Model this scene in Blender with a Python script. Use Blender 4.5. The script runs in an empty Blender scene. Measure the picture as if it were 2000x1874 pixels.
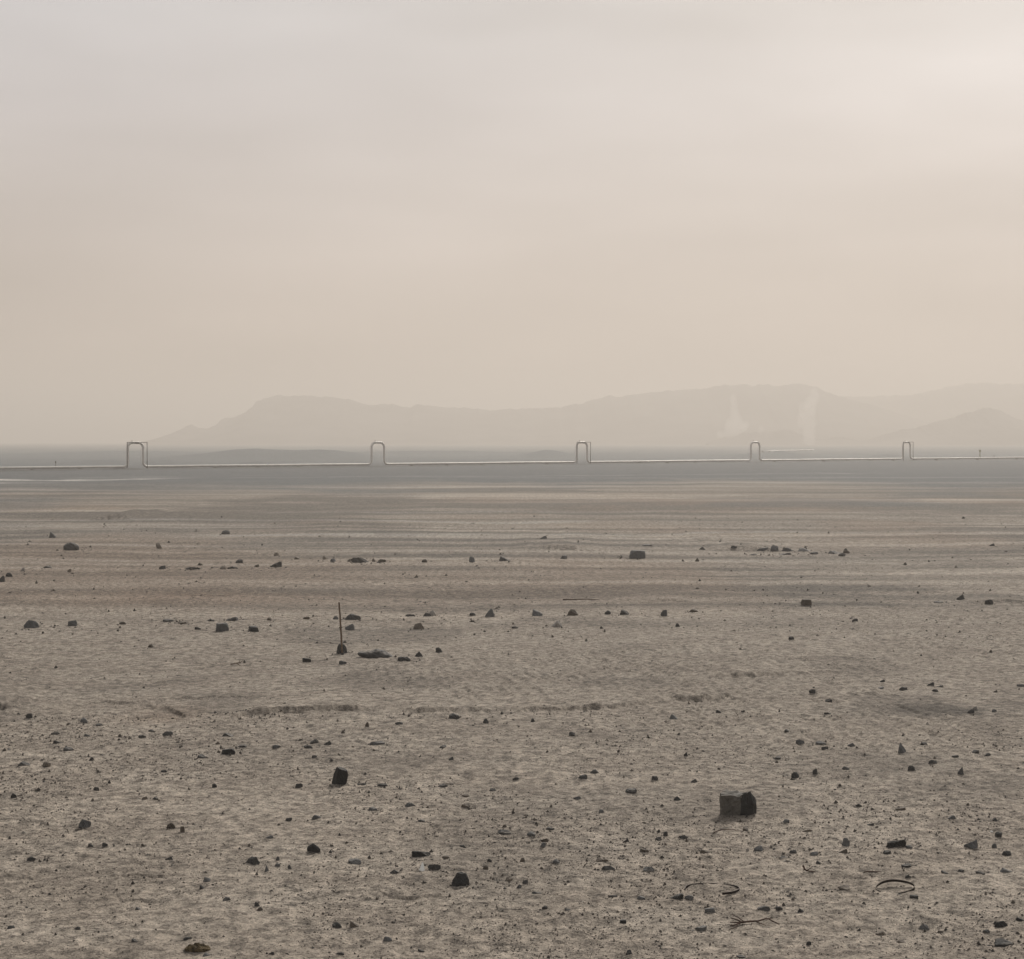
import bpy, math, random
import numpy as np
from mathutils import Vector, Matrix

# ------------------------------------------------------------------ camera
SC = bpy.context.scene
COL = SC.collection
F = 4000.0            # focal length in photo pixels (photo 2000 x 1874)
CX, CY, HY = 1000.0, 937.0, 862.0
HC = 5.0              # eye height in metres
PITCH = math.atan((CY - HY) / F)
cam_d = bpy.data.cameras.new('camera')
cam_d.sensor_fit = 'HORIZONTAL'
cam_d.sensor_width = 36.0
cam_d.lens = 36.0 * F / 2000.0
cam_d.clip_start = 0.5
cam_d.clip_end = 60000.0
cam = bpy.data.objects.new('camera', cam_d)
cam.location = (0, 0, HC)
cam.rotation_euler = (math.pi / 2 - PITCH, 0, 0)
COL.objects.link(cam)
SC.camera = cam

# ------------------------------------------------------------------ sun, sky, exposure
SUN_AZ, SUN_EL = math.radians(14.0), math.radians(29.0)     # azimuth to the right of the view
SUN_DIR = Vector((math.sin(SUN_AZ) * math.cos(SUN_EL), math.cos(SUN_AZ) * math.cos(SUN_EL), math.sin(SUN_EL)))
sun_d = bpy.data.lights.new('sun', 'SUN')
sun_d.energy = 3.0
sun_d.angle = math.radians(10.0)
sun_d.color = (1.0, 0.94, 0.86)
sun = bpy.data.objects.new('sun', sun_d)
sun.rotation_euler = SUN_DIR.to_track_quat('Z', 'Y').to_euler()
sun.location = (60, 200, 120)
COL.objects.link(sun)

world = bpy.data.worlds.new('World')
SC.world = world
world.use_nodes = True
wn, wl = world.node_tree.nodes, world.node_tree.links
wn.clear()

def wnode(t, **kw):
    n = wn.new(t)
    for k, v in kw.items():
        setattr(n, k, v)
    return n

def wmath(op, a, b=None, clamp=False):
    n = wnode('ShaderNodeMath', operation=op, use_clamp=clamp)
    for i, v in enumerate((a, b)):
        if v is None:
            continue
        if isinstance(v, (int, float)):
            n.inputs[i].default_value = v
        else:
            wl.new(v, n.inputs[i])
    return n.outputs[0]

def wmix(fac, a, b, blend='MIX'):
    n = wnode('ShaderNodeMix', data_type='RGBA', blend_type=blend)
    for i, v in ((0, fac), (6, a), (7, b)):
        if isinstance(v, (int, float)):
            n.inputs[i].default_value = v
        elif isinstance(v, tuple):
            n.inputs[i].default_value = v
        else:
            wl.new(v, n.inputs[i])
    return n.outputs[2]

sky = wnode('ShaderNodeTexSky', sky_type='NISHITA', sun_disc=False)
sky.sun_elevation = SUN_EL
sky.sun_rotation = SUN_AZ
sky.altitude = 0.0
sky.air_density = 1.0
sky.dust_density = 6.0
sky.ozone_density = 1.0
SKY_STRENGTH = 0.10
tc = wnode('ShaderNodeTexCoord')
nrm = wnode('ShaderNodeVectorMath', operation='NORMALIZE')
wl.new(tc.outputs['Generated'], nrm.inputs[0])
sep = wnode('ShaderNodeSeparateXYZ')
wl.new(nrm.outputs[0], sep.inputs[0])
ramp = wnode('ShaderNodeValToRGB')        # high thin overcast: warm dust low down, greyer above
wl.new(wmath('MAXIMUM', sep.outputs[2], 0.0), ramp.inputs[0])
RAMP = [(0.0, (.375, .294, .236)), (.05, (.333, .276, .241)), (.10, (.294, .260, .246)), (.16, (.298, .282, .288)),
        (.22, (.299, .298, .311)), (.45, (.28, .282, .285)), (1.0, (.22, .225, .235))]
el = ramp.color_ramp.elements
while len(el) > 1:
    el.remove(el[-1])
el[0].position = 0.0
for i, (p, c) in enumerate(RAMP):
    e = el[0] if i == 0 else el.new(p)
    e.position = p
    e.color = (*c, 1)
dt = wnode('ShaderNodeVectorMath', operation='DOT_PRODUCT')
wl.new(nrm.outputs[0], dt.inputs[0])
dt.inputs[1].default_value = SUN_DIR
cosang = wmath('MAXIMUM', dt.outputs['Value'], 0.0)
g1 = wmath('MULTIPLY', wmath('POWER', cosang, 14.0), 0.215)     # aureole of the veiled sun
g2 = wmath('MULTIPLY', wmath('POWER', cosang, 5.0), 0.075)
glow = wmath('ADD', g1, g2)
# soft cloud veil
mp = wnode('ShaderNodeMapping')
mp.inputs['Scale'].default_value = (2.2, 2.2, 9.0)
mp.inputs['Rotation'].default_value = (0.0, math.radians(12), 0.0)
wl.new(nrm.outputs[0], mp.inputs[0])
cn = wnode('ShaderNodeTexNoise')
cn.inputs['Scale'].default_value = 1.6
cn.inputs['Detail'].default_value = 3.0
cn.inputs['Roughness'].default_value = 0.45
wl.new(mp.outputs[0], cn.inputs[0])
cloud = wmath('ADD', wmath('MULTIPLY', wmath('SUBTRACT', cn.outputs[0], 0.5), 0.95), 0.97)
veil = wmix(1.0, ramp.outputs[0], wmix(glow, (0, 0, 0, 1), (1.0, .985, .985, 1)), 'ADD')
cc = wnode('ShaderNodeCombineColor')
for i in range(3):
    wl.new(cloud, cc.inputs[i])
veil = wmix(1.0, veil, cc.outputs[0], 'MULTIPLY')
veil10 = wmix(1.0, veil, (1 / SKY_STRENGTH,) * 3 + (1,), 'MULTIPLY')
skyc = wmix(0.965, sky.outputs[0], veil10)
bg = wnode('ShaderNodeBackground')
bg.inputs['Strength'].default_value = SKY_STRENGTH
wl.new(skyc, bg.inputs[0])
wo = wnode('ShaderNodeOutputWorld')
wl.new(bg.outputs[0], wo.inputs[0])

SC.view_settings.view_transform = 'Standard'
SC.view_settings.look = 'None'
SC.view_settings.exposure = 0.57
SC.view_settings.gamma = 1.0
SC.view_settings.use_curve_mapping = False
SC.render.engine = 'CYCLES'
SC.cycles.use_denoising = True
SC.cycles.sample_clamp_indirect = 4.0
SC.cycles.volume_bounces = 1
SC.cycles.max_bounces = 6
SC.cycles.diffuse_bounces = 3

# ------------------------------------------------------------------ helpers
RNG = np.random.default_rng(7)
random.seed(7)
CP, SP = math.cos(PITCH), math.sin(PITCH)

def ray(px, py):
    """direction of a photo pixel, scaled so that its depth along the view axis is 1"""
    dx, dy = (px - CX) / F, (CY - py) / F
    return np.array([dx, CP + dy * SP, -SP + dy * CP])

def flat(px, py, z=0.0):
    d = ray(px, py)
    t = (z - HC) / d[2]
    return d[0] * t, d[1] * t

def _hash(ix, iy, seed):
    h = ix * np.uint32(374761393) + iy * np.uint32(668265263) + np.uint32((seed * 974634777) & 0xFFFFFFFF)
    h ^= h >> np.uint32(13)
    h *= np.uint32(1274126177)
    h ^= h >> np.uint32(16)
    return (h & np.uint32(0xFFFF)).astype(np.float32) * np.float32(1 / 65535.0)

def vnoise(x, y, seed=0):
    """value noise, about -1..1"""
    fx, fy = np.floor(x), np.floor(y)
    ix, iy = fx.astype(np.int64).astype(np.uint32), fy.astype(np.int64).astype(np.uint32)
    one = np.uint32(1)
    u, v = (x - fx).astype(np.float32), (y - fy).astype(np.float32)
    u = u * u * u * (u * (u * 6 - 15) + 10)
    v = v * v * v * (v * (v * 6 - 15) + 10)
    a, b = _hash(ix, iy, seed), _hash(ix + one, iy, seed)
    c, d = _hash(ix, iy + one, seed), _hash(ix + one, iy + one, seed)
    return (a + (b - a) * u + (c - a) * v + (a - b - c + d) * u * v) * 2 - 1

def fbm(x, y, seed=0, octv=4, gain=0.5):
    s, a, t = 0.0, 1.0, 0.0
    for o in range(octv):
        s = s + a * vnoise(x * 2 ** o + 17.3 * o, y * 2 ** o - 9.1 * o, seed + o)
        t += a
        a *= gain
    return s / t

def sstep(a, b, x):
    t = np.clip((x - a) / (b - a), 0, 1)
    return t * t * (3 - 2 * t)

def tag(o, label=None, cat=None, group=None, kind=None):
    if label: o['label'] = label
    if cat: o['category'] = cat
    if group: o['group'] = group
    if kind: o['kind'] = kind
    return o

def mesh_np(name, V, faces, mat, parent=None, smooth=False, quads=True):
    """fast mesh from numpy arrays of equal-sized faces"""
    V = np.asarray(V, dtype=np.float32)
    Fc = np.asarray(faces, dtype=np.int32)
    me = bpy.data.meshes.new(name)
    n = Fc.shape[1]
    me.vertices.add(len(V))
    me.vertices.foreach_set('co', V.ravel())
    me.loops.add(Fc.size)
    me.loops.foreach_set('vertex_index', Fc.ravel())
    me.polygons.add(len(Fc))
    me.polygons.foreach_set('loop_start', np.arange(0, Fc.size, n, dtype=np.int32))
    try:
        me.polygons.foreach_set('loop_total', np.full(len(Fc), n, dtype=np.int32))
    except Exception:
        pass
    me.update(calc_edges=True)
    me.polygons.foreach_set('use_smooth', np.full(len(Fc), smooth, dtype=bool))
    o = bpy.data.objects.new(name, me)
    if mat:
        me.materials.append(mat)
    COL.objects.link(o)
    if parent:
        o.parent = parent
    return o

def mesh_py(name, V, faces, mat, parent=None, smooth=False):
    me = bpy.data.meshes.new(name)
    me.from_pydata([tuple(v) for v in V], [], [tuple(f) for f in faces])
    me.update()
    for p in me.polygons:
        p.use_smooth = smooth
    if mat:
        me.materials.append(mat)
    o = bpy.data.objects.new(name, me)
    COL.objects.link(o)
    if parent:
        o.parent = parent
    return o

def empty(name, loc):
    o = bpy.data.objects.new(name, None)
    o.location = loc
    o.empty_display_size = 0.2
    COL.objects.link(o)
    return o

def tube(path, rad, n=12, cap=True):
    """vertices and faces of a tube along a list of points; rad is a number or one per point"""
    P = [Vector(p) for p in path]
    V, Fs = [], []
    up = None
    for i, p in enumerate(P):
        t = (P[min(i + 1, len(P) - 1)] - P[max(i - 1, 0)]).normalized()
        if up is None:
            up = Vector((0, 0, 1)) if abs(t.z) < 0.9 else Vector((1, 0, 0))
        s = t.cross(up).normalized()
        up = s.cross(t).normalized()
        r = rad if isinstance(rad, (int, float)) else rad[i]
        for k in range(n):
            a = 2 * math.pi * k / n
            V.append(p + (s * math.cos(a) + up * math.sin(a)) * r)
    for i in range(len(P) - 1):
        for k in range(n):
            a, b = i * n + k, i * n + (k + 1) % n
            Fs.append((a, b, b + n, a + n))
    if cap:
        Fs.append(tuple(range(n - 1, -1, -1)))
        Fs.append(tuple(range((len(P) - 1) * n, len(P) * n)))
    return V, Fs

def boxv(c, ax, ay, az):
    """box from centre and three half-axis vectors"""
    c, ax, ay, az = Vector(c), Vector(ax), Vector(ay), Vector(az)
    V = [c + ax * i + ay * j + az * k for k in (-1, 1) for j in (-1, 1) for i in (-1, 1)]
    return V, [(0, 2, 3, 1), (4, 5, 7, 6), (0, 1, 5, 4), (2, 6, 7, 3), (0, 4, 6, 2), (1, 3, 7, 5)]

# ------------------------------------------------------------------ materials
class NT:
    def __init__(s, name, rough=0.9, spec=0.25, metal=0.0):
        s.m = bpy.data.materials.new(name)
        s.m.use_nodes = True
        s.n, s.l = s.m.node_tree.nodes, s.m.node_tree.links
        s.b = s.n['Principled BSDF']
        s.b.inputs['Roughness'].default_value = rough
        s.b.inputs['Specular IOR Level'].default_value = spec
        s.b.inputs['Metallic'].default_value = metal
        s.tc = s.n.new('ShaderNodeTexCoord')

    def put(s, sock, v):
        if isinstance(v, (int, float)):
            sock.default_value = v
        elif isinstance(v, tuple):
            sock.default_value = v if len(v) == len(sock.default_value) else (*v, 1)
        else:
            s.l.new(v, sock)

    def noise(s, scale, detail=4, rough=.55, vec=None, dist=0.0, stretch=None, rot=0.0):
        n = s.n.new('ShaderNodeTexNoise')
        n.inputs['Scale'].default_value = scale
        n.inputs['Detail'].default_value = detail
        n.inputs['Roughness'].default_value = rough
        n.inputs['Distortion'].default_value = dist
        v = vec if vec is not None else s.tc.outputs['Object']
        if stretch:
            mp = s.n.new('ShaderNodeMapping')
            mp.inputs['Scale'].default_value = stretch
            mp.inputs['Rotation'].default_value = (0, 0, rot)
            s.l.new(v, mp.inputs[0])
            v = mp.outputs[0]
        s.l.new(v, n.inputs['Vector'])
        return n.outputs[0]

    def math(s, op, a, b=0.0, clamp=False):
        n = s.n.new('ShaderNodeMath')
        n.operation = op
        n.use_clamp = clamp
        s.put(n.inputs[0], a)
        s.put(n.inputs[1], b)
        return n.outputs[0]

    def map(s, v, a, b, c=0.0, d=1.0):
        n = s.n.new('ShaderNodeMapRange')
        n.interpolation_type = 'SMOOTHSTEP'
        s.put(n.inputs[0], v)
        for i, k in enumerate((a, b, c, d)):
            n.inputs[i + 1].default_value = k
        return n.outputs[0]

    def mix(s, f, a, b, blend='MIX'):
        n = s.n.new('ShaderNodeMix')
        n.data_type = 'RGBA'
        n.blend_type = blend
        s.put(n.inputs[0], f)
        s.put(n.inputs[6], a)
        s.put(n.inputs[7], b)
        return n.outputs[2]

    def attr(s, name):
        n = s.n.new('ShaderNodeAttribute')
        n.attribute_name = name
        return n

    def bump(s, h, strength=.5, dist=.02, prev=None):
        n = s.n.new('ShaderNodeBump')
        n.inputs['Strength'].default_value = strength
        n.inputs['Distance'].default_value = dist
        s.l.new(h, n.inputs['Height'])
        if prev is not None:
            s.l.new(prev, n.inputs['Normal'])
        return n.outputs[0]

    def done(s, col, normal=None):
        s.put(s.b.inputs['Base Color'], col)
        if normal is not None:
            s.l.new(normal, s.b.inputs['Normal'])
        return s.m

def rock_mat(name, c, amp=.5, dust=.35, scale=9.0):
    t = NT(name, .85, .3)
    oi = t.n.new('ShaderNodeObjectInfo')
    n1 = t.noise(scale, 5, .6)
    n2 = t.noise(scale * 6, 4, .65)
    v = t.math('ADD', t.math('MULTIPLY', n1, .7), t.math('MULTIPLY', n2, .6))
    v = t.math('ADD', v, t.math('MULTIPLY', oi.outputs['Random'], .35))
    lo = tuple(k * (1 - amp) for k in c)
    hi = tuple(k * (1 + amp) for k in c)
    col = t.mix(t.map(v, .4, 1.3), lo, hi)
    # blown sand caught on ledges and hollows
    geo = t.n.new('ShaderNodeNewGeometry')
    sp = t.n.new('ShaderNodeSeparateXYZ')
    t.l.new(geo.outputs['Normal'], sp.inputs[0])
    du = t.math('MULTIPLY', t.map(sp.outputs[2], .6, .98), t.map(n1, .42, .62))
    col = t.mix(t.math('MULTIPLY', du, dust), col, (.30, .255, .205))
    return t.done(col, t.bump(n2, .5, .02))

MAT = {
    'black': rock_mat('rock black basalt', (.036, .035, .033), dust=.25),
    'dark': rock_mat('rock dark', (.072, .069, .065), dust=.55),
    'grey': rock_mat('rock grey', (.135, .134, .130), dust=.55),
    'block': rock_mat('rock olive brown block', (.118, .108, .092), .6, .5, 5.0),
    'brown': rock_mat('rock brown', (.105, .085, .066)),
    'tan': rock_mat('rock tan', (.19, .16, .128), dust=.5),
    'pale': rock_mat('rock pale', (.30, .275, .245), .3),
    'white': rock_mat('rock white', (.80, .77, .71), .1, 0),
}

def ground_mat():
    t = NT('ground sand', .95, .12)
    a = t.attr('tint')          # r grey silt, g orange sand, b salt crust, alpha dark gravel
    sp = t.n.new('ShaderNodeSeparateColor')
    t.l.new(a.outputs['Color'], sp.inputs[0])
    big = t.noise(.05, 5, .55)
    mid = t.noise(.55, 6, .6, dist=.4)
    fine = t.noise(6.0, 5, .65)
    grain = t.noise(32.0, 3, .7)
    sand = t.mix(t.map(big, .36, .64), (.395, .334, .272), (.45, .383, .314))
    sand = t.mix(t.map(mid, .35, .68), sand, (.49, .424, .352))
    sand = t.mix(t.math('MULTIPLY', t.map(mid, .52, .30), .35), sand, (.31, .265, .223))
    sand = t.mix(t.math('MULTIPLY', a.outputs['Alpha'], .95), sand, (.140, .121, .102))
    col = t.mix(sp.outputs[1], sand, (.285, .195, .135))
    silt = t.mix(t.map(mid, .3, .7), (.078, .090, .099), (.112, .123, .130))  # grey silt, with the blue of middle-distance haze mixed into its colour
    col = t.mix(sp.outputs[0], col, silt)
    far = t.attr('plain').outputs['Fac']      # paler ground beyond the pipeline, bank and pipe shadow painted dark along it
    col = t.mix(t.math('MULTIPLY', far, 1.0, True), col, (.165, .186, .194))
    col = t.mix(t.math('MULTIPLY', far, -1.0, True), col, (.045, .047, .047))  # painted shadow line at the foot of the pipe bank
    col = t.mix(sp.outputs[2], col, (.55, .53, .49))
    # grit and grain
    frac = t.noise(5.0, 8, .74, stretch=(1.0, .8, 1.0))
    v = t.math('ADD', t.math('MULTIPLY', frac, .75), t.math('ADD', t.math('MULTIPLY', fine, .3), t.math('MULTIPLY', grain, .35)))
    k = t.map(v, .52, .88, .34, 1.66)
    cc = t.n.new('ShaderNodeCombineColor')
    for i in range(3):
        t.l.new(k, cc.inputs[i])
    col = t.mix(1.0, col, cc.outputs[0], 'MULTIPLY')
    # wind streaks on the open flat farther out
    sy = t.n.new('ShaderNodeSeparateXYZ')
    t.l.new(t.tc.outputs['Object'], sy.inputs[0])
    st = t.map(t.noise(5.0, 5, .7, stretch=(1.0, .07, 1.0), rot=.05), .34, .66, .88, 1.12)
    st = t.math('ADD', t.math('MULTIPLY', t.math('SUBTRACT', st, 1.0), t.map(sy.outputs[1], 45.0, 110.0)), 1.0)
    cs = t.n.new('ShaderNodeCombineColor')
    for i in range(3):
        t.l.new(st, cs.inputs[i])
    col = t.mix(1.0, col, cs.outputs[0], 'MULTIPLY')
    speck = t.map(t.noise(15.0, 3, .6, stretch=(1.0, .7, 1.0)), .575, .64)
    col = t.mix(t.math('MULTIPLY', speck, .62), col, (.095, .083, .072))
    crust = t.map(t.noise(4.5, 4, .65, stretch=(1.0, .55, 1.0), rot=.2), .56, .66)
    col = t.mix(t.math('MULTIPLY', crust, .30), col, (.135, .117, .098))
    lite = t.map(t.noise(1.3, 5, .65, stretch=(.7, 1.0, 1.0)), .56, .70)
    col = t.mix(t.math('MULTIPLY', lite, .35), col, (.46, .40, .335))
    b = t.bump(frac, 1.0, .20)
    b = t.bump(fine, .9, .08, b)
    b = t.bump(grain, .8, .025, b)
    return t.done(col, b)

M_GROUND = ground_mat()

def plain_mat(name, c, rough=.8, spec=.3, metal=0.0, amp=.25, scale=3.0):
    t = NT(name, rough, spec, metal)
    n = t.noise(scale, 5, .6)
    col = t.mix(t.map(n, .3, .7), tuple(k * (1 - amp) for k in c), tuple(min(1, k * (1 + amp)) for k in c))
    return t.done(col, t.bump(t.noise(scale * 8, 3), .15, .01))

M_PIPE = plain_mat('pipe weathered aluminium cladding', (.68, .645, .595), .6, .5, .35, .1, .8)
M_STEEL = plain_mat('gantry dull steel', (.07, .063, .056), .6, .4, .2)
M_SIGN = plain_mat('sign dark plate', (.06, .05, .045), .6)
M_CONC = plain_mat('concrete sleeper', (.20, .19, .175), .9)
M_WOOD = plain_mat('weathered stake wood', (.150, .105, .072), .9, .15, 0, .35, 14)
M_TWIG = plain_mat('dead twig bark', (.070, .040, .030), .9, .1, 0, .35, 30)
M_RUST_IN = plain_mat('rusted hoop iron', (.030, .021, .018), .85, .15, .1, .5, 20)
M_RUST_EDGE = plain_mat('hoop pale worn edge', (.21, .178, .145), .85, .1, 0, .2, 20)
M_MOUNT = plain_mat('mountain rock', (.115, .108, .10), .95, .05, 0, .4, .012)
# ------------------------------------------------------------------ pipeline line on the plain
PIPE_Z = 0.47
A0 = flat(0, 914.7, PIPE_Z)
A1 = flat(2000, 894.3, PIPE_Z)
PU = Vector((A1[0] - A0[0], A1[1] - A0[1], 0)).normalized()       # along the pipe
PN = Vector((PU.y, -PU.x, 0))                                     # towards the camera
PO = Vector((A0[0], A0[1], 0))

def pipe_t(px):
    """distance along the pipe line where the photo column px meets it"""
    k = (px - CX) / F * 1.0
    # x = k*(depth);  depth is y*cos(pitch) + (HC - z)*sin(pitch)
    z = PIPE_Z
    # PO.x + t PU.x = k ((PO.y + t PU.y) CP + (HC - z) SP)
    return (k * (PO.y * CP + (HC - z) * SP) - PO.x) / (PU.x - k * PU.y * CP)

# ------------------------------------------------------------------ ground relief
LEDGES = [  # (photo polyline, drop in m, run-out behind in m, scallop)
    ([(-60, 1376), (0, 1381), (30, 1380), (48, 1374)], .085, 2.5),
    ([(235, 1374), (290, 1377), (330, 1383), (362, 1396), (392, 1405)], .075, 1.6),
    ([(428, 1408), (480, 1401), (550, 1396), (620, 1393), (690, 1391), (740, 1395)], .072, 2.6),
    ([(700, 1392), (790, 1396), (870, 1397), (1000, 1398), (1150, 1389), (1210, 1384), (1330, 1368)], .07, 2.2),
    ([(150, 1370), (250, 1371), (330, 1367), (420, 1365), (520, 1362)], .06, 2.0),
    ([(880, 1346), (960, 1346), (1070, 1344)], .05, 2.5),
    ([(1350, 1327), (1430, 1322), (1500, 1322), (1600, 1319), (1670, 1316)], .05, 2.5),
    ([(1305, 1367), (1350, 1372), (1400, 1369), (1420, 1366), (1455, 1373)], .10, 1.6),
    ([(1500, 1368), (1560, 1362), (1620, 1356)], .035, 1.5),
    ([(1650, 1362), (1690, 1363), (1730, 1360)], .07, 1.6),
    ([(570, 1764), (640, 1754), (700, 1752), (780, 1754), (850, 1759), (905, 1749)], .055, .7),
    ([(-40, 1716), (0, 1717), (40, 1719), (80, 1715)], .045, .6),
    ([(190, 1711), (240, 1718), (290, 1719), (340, 1716)], .05, .6),
    ([(860, 1765), (920, 1771), (985, 1777)], .045, .6),
    ([(190, 1757), (260, 1760), (340, 1765)], .04, .6),
    ([(20, 1809), (70, 1809), (120, 1806)], .04, .6),
    ([(20, 1621), (60, 1617), (100, 1621)], .04, .6),
    ([(1870, 1178), (1960, 1176), (2060, 1178)], .06, 5),
    ([(1240, 1177), (1320, 1176), (1360, 1178)], .05, 5),
    ([(340, 1165), (430, 1164), (500, 1168)], .06, 5),
    ([(1000, 1074), (1090, 1074), (1200, 1076)], .14, 12),
    ([(1380, 1071), (1440, 1070), (1530, 1072)], .14, 12),
    ([(170, 1016), (230, 1015), (260, 1016)], .25, 20),
]
LEDGES_W = []
for pl, drop, run in LEDGES:
    w = np.array([flat(*p) for p in pl])
    LEDGES_W.append((w[:, 0], w[:, 1], drop, run))

MOUNDS = [  # (photo px, distance m, half width m, half depth m, height m)
    (560, 620, 24, 40, 1.15), (480, 640, 16, 40, .8), (640, 600, 12, 30, .7),
    (1075, 640, 7, 22, 1.0), (1050, 640, 20, 30, .45), (1455, 640, 8, 18, .75), (1524, 660, 8, 18, 1.35),
    (205, 470, 6, 16, .45), (330, 470, 5, 14, .4), (510, 460, 4, 12, .3), (250, 760, 40, 60, .9),
    (850, 800, 50, 70, .8), (1735, 640, 5, 14, .6),
]
M_W = [((px - CX) / F * D, D, sx, sy, h) for px, D, sx, sy, h in MOUNDS]

def ground_h(x, y):
    x = np.asarray(x, dtype=np.float64)
    y = np.asarray(y, dtype=np.float64)
    r = np.hypot(x, y)
    near = 1 - sstep(110, 260, r)
    h = .16 * fbm(x / 14, y / 22, 3, 3) * sstep(12, 40, r) * (1 - sstep(400, 1500, r) * .5)
    h = h + .045 * fbm(x / 2.6, y / 3.2, 11, 4) * near
    # wind flutes: long ridges running towards the viewer, slanting a little to the right
    q = x + .16 * y + .25 * fbm(x / 2.0, y / 4.0, 21, 2)
    mask = .25 + .75 * sstep(-.15, .35, fbm(x / 6, y / 9, 31, 2)) * sstep(30, 36, r) * (1 - sstep(60, 95, r))
    fl = 1 - np.abs(fbm(q / .17, y / 1.5, 41, 2))
    h = h + .055 * (fl - .6) * mask * near
    # small hummocks and clods close by
    cl = fbm(x / .30, y / .42, 51, 3)
    h = h + .012 * fbm(x / .11, y / .17, 57, 2) * (1 - sstep(30, 50, r))
    h = h + .026 * cl * (1 - sstep(45, 90, r)) * (.5 + .5 * sstep(-.2, .3, fbm(x / 3, y / 4, 61, 2)))
    # eroded ledges facing the camera
    wob = .15 * fbm(x / .9, y / 3.0, 71, 3) + .09 * vnoise(x / .15, y / .9, 77)
    along = .5 + .75 * sstep(-.45, .5, fbm(x / 1.1, y / 9, 73, 3))
    for lx, ly, drop, run in LEDGES_W:
        sel = (x > lx[0] - .5) & (x < lx[-1] + .5) & (y > ly.min() - 2) & (y < ly.max() + run * 4)
        if not np.any(sel):
            continue
        xs, ys = x[sel], y[sel]
        yl = np.interp(xs, lx, ly)
        D = ly.mean()
        s = ys - yl + wob[sel] * min(1.0 + D / 60, 3)
        span = max(lx[-1] - lx[0], .1)
        e = np.minimum(xs - lx[0], lx[-1] - xs) / span
        win = sstep(-.02, .22, e)
        edge = .09 * (D / 37) ** 1.5
        drop = drop * along[sel] * (.6 if D < 25 else 1.0)
        up = drop * sstep(0, edge, s) * np.exp(-np.maximum(s - edge, 0) / run)
        dip = -.30 * drop * np.exp(-((s + .25) / (.25 * D / 37)) ** 2)
        h[sel] = h[sel] + win * (up + dip)
    # the scooped hollow under the second ledge
    cx, cy = flat(318, 1396)
    h = h - .07 * np.exp(-((x - cx) / .65) ** 2 - ((y - cy) / .95) ** 2)
    # pipe bank
    d = (x - PO.x) * PN.x + (y - PO.y) * PN.y
    h = h * (1 - .8 * np.exp(-(d / 8) ** 2)) + .22 * np.exp(-(np.abs(d) / 3.2) ** 3) * (1 + .3 * vnoise(x / 5, y / 5, 81)) - .0
    for mx, my, sx, sy, hh in M_W:
        ex = -((x - mx) / sx) ** 2 - ((y - my) / sy) ** 2
        h = h + 1.6 * hh * np.exp(np.maximum(ex, -30)) * (1 + .25 * fbm(x / (sx * .5), y / sy, 91, 2))
    return h

GRID = {}
def gh_arr(x, y):
    """height of the built sheet, read back by bilinear interpolation of its polar grid"""
    x, y = np.asarray(x, float), np.asarray(y, float)
    if not GRID:
        return ground_h(x, y)
    rs, ang, Z = GRID['r'], GRID['a'], GRID['z']
    r, a = np.hypot(x, y), np.arctan2(x, y)
    fi = np.clip(np.interp(r, rs, np.arange(len(rs))), 0, len(rs) - 1.001)
    fj = np.clip(np.interp(a, ang, np.arange(len(ang))), 0, len(ang) - 1.001)
    i, j = fi.astype(int), fj.astype(int)
    u, v = fi - i, fj - j
    return (Z[i, j] * (1 - u) * (1 - v) + Z[i + 1, j] * u * (1 - v) + Z[i, j + 1] * (1 - u) * v + Z[i + 1, j + 1] * u * v)

def gh(x, y):
    return float(gh_arr(np.array([x]), np.array([y]))[0])

def on_ground(px, py):
    """the spot on the real relief behind a photo pixel, and metres per photo pixel there"""
    d = ray(px, py)
    z = 0.0
    for _ in range(6):
        t = (z - HC) / d[2]
        z = .5 * z + .5 * gh(d[0] * t, d[1] * t)
    t = (z - HC) / d[2]
    return Vector((d[0] * t, d[1] * t, gh(d[0] * t, d[1] * t))), t / F

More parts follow.
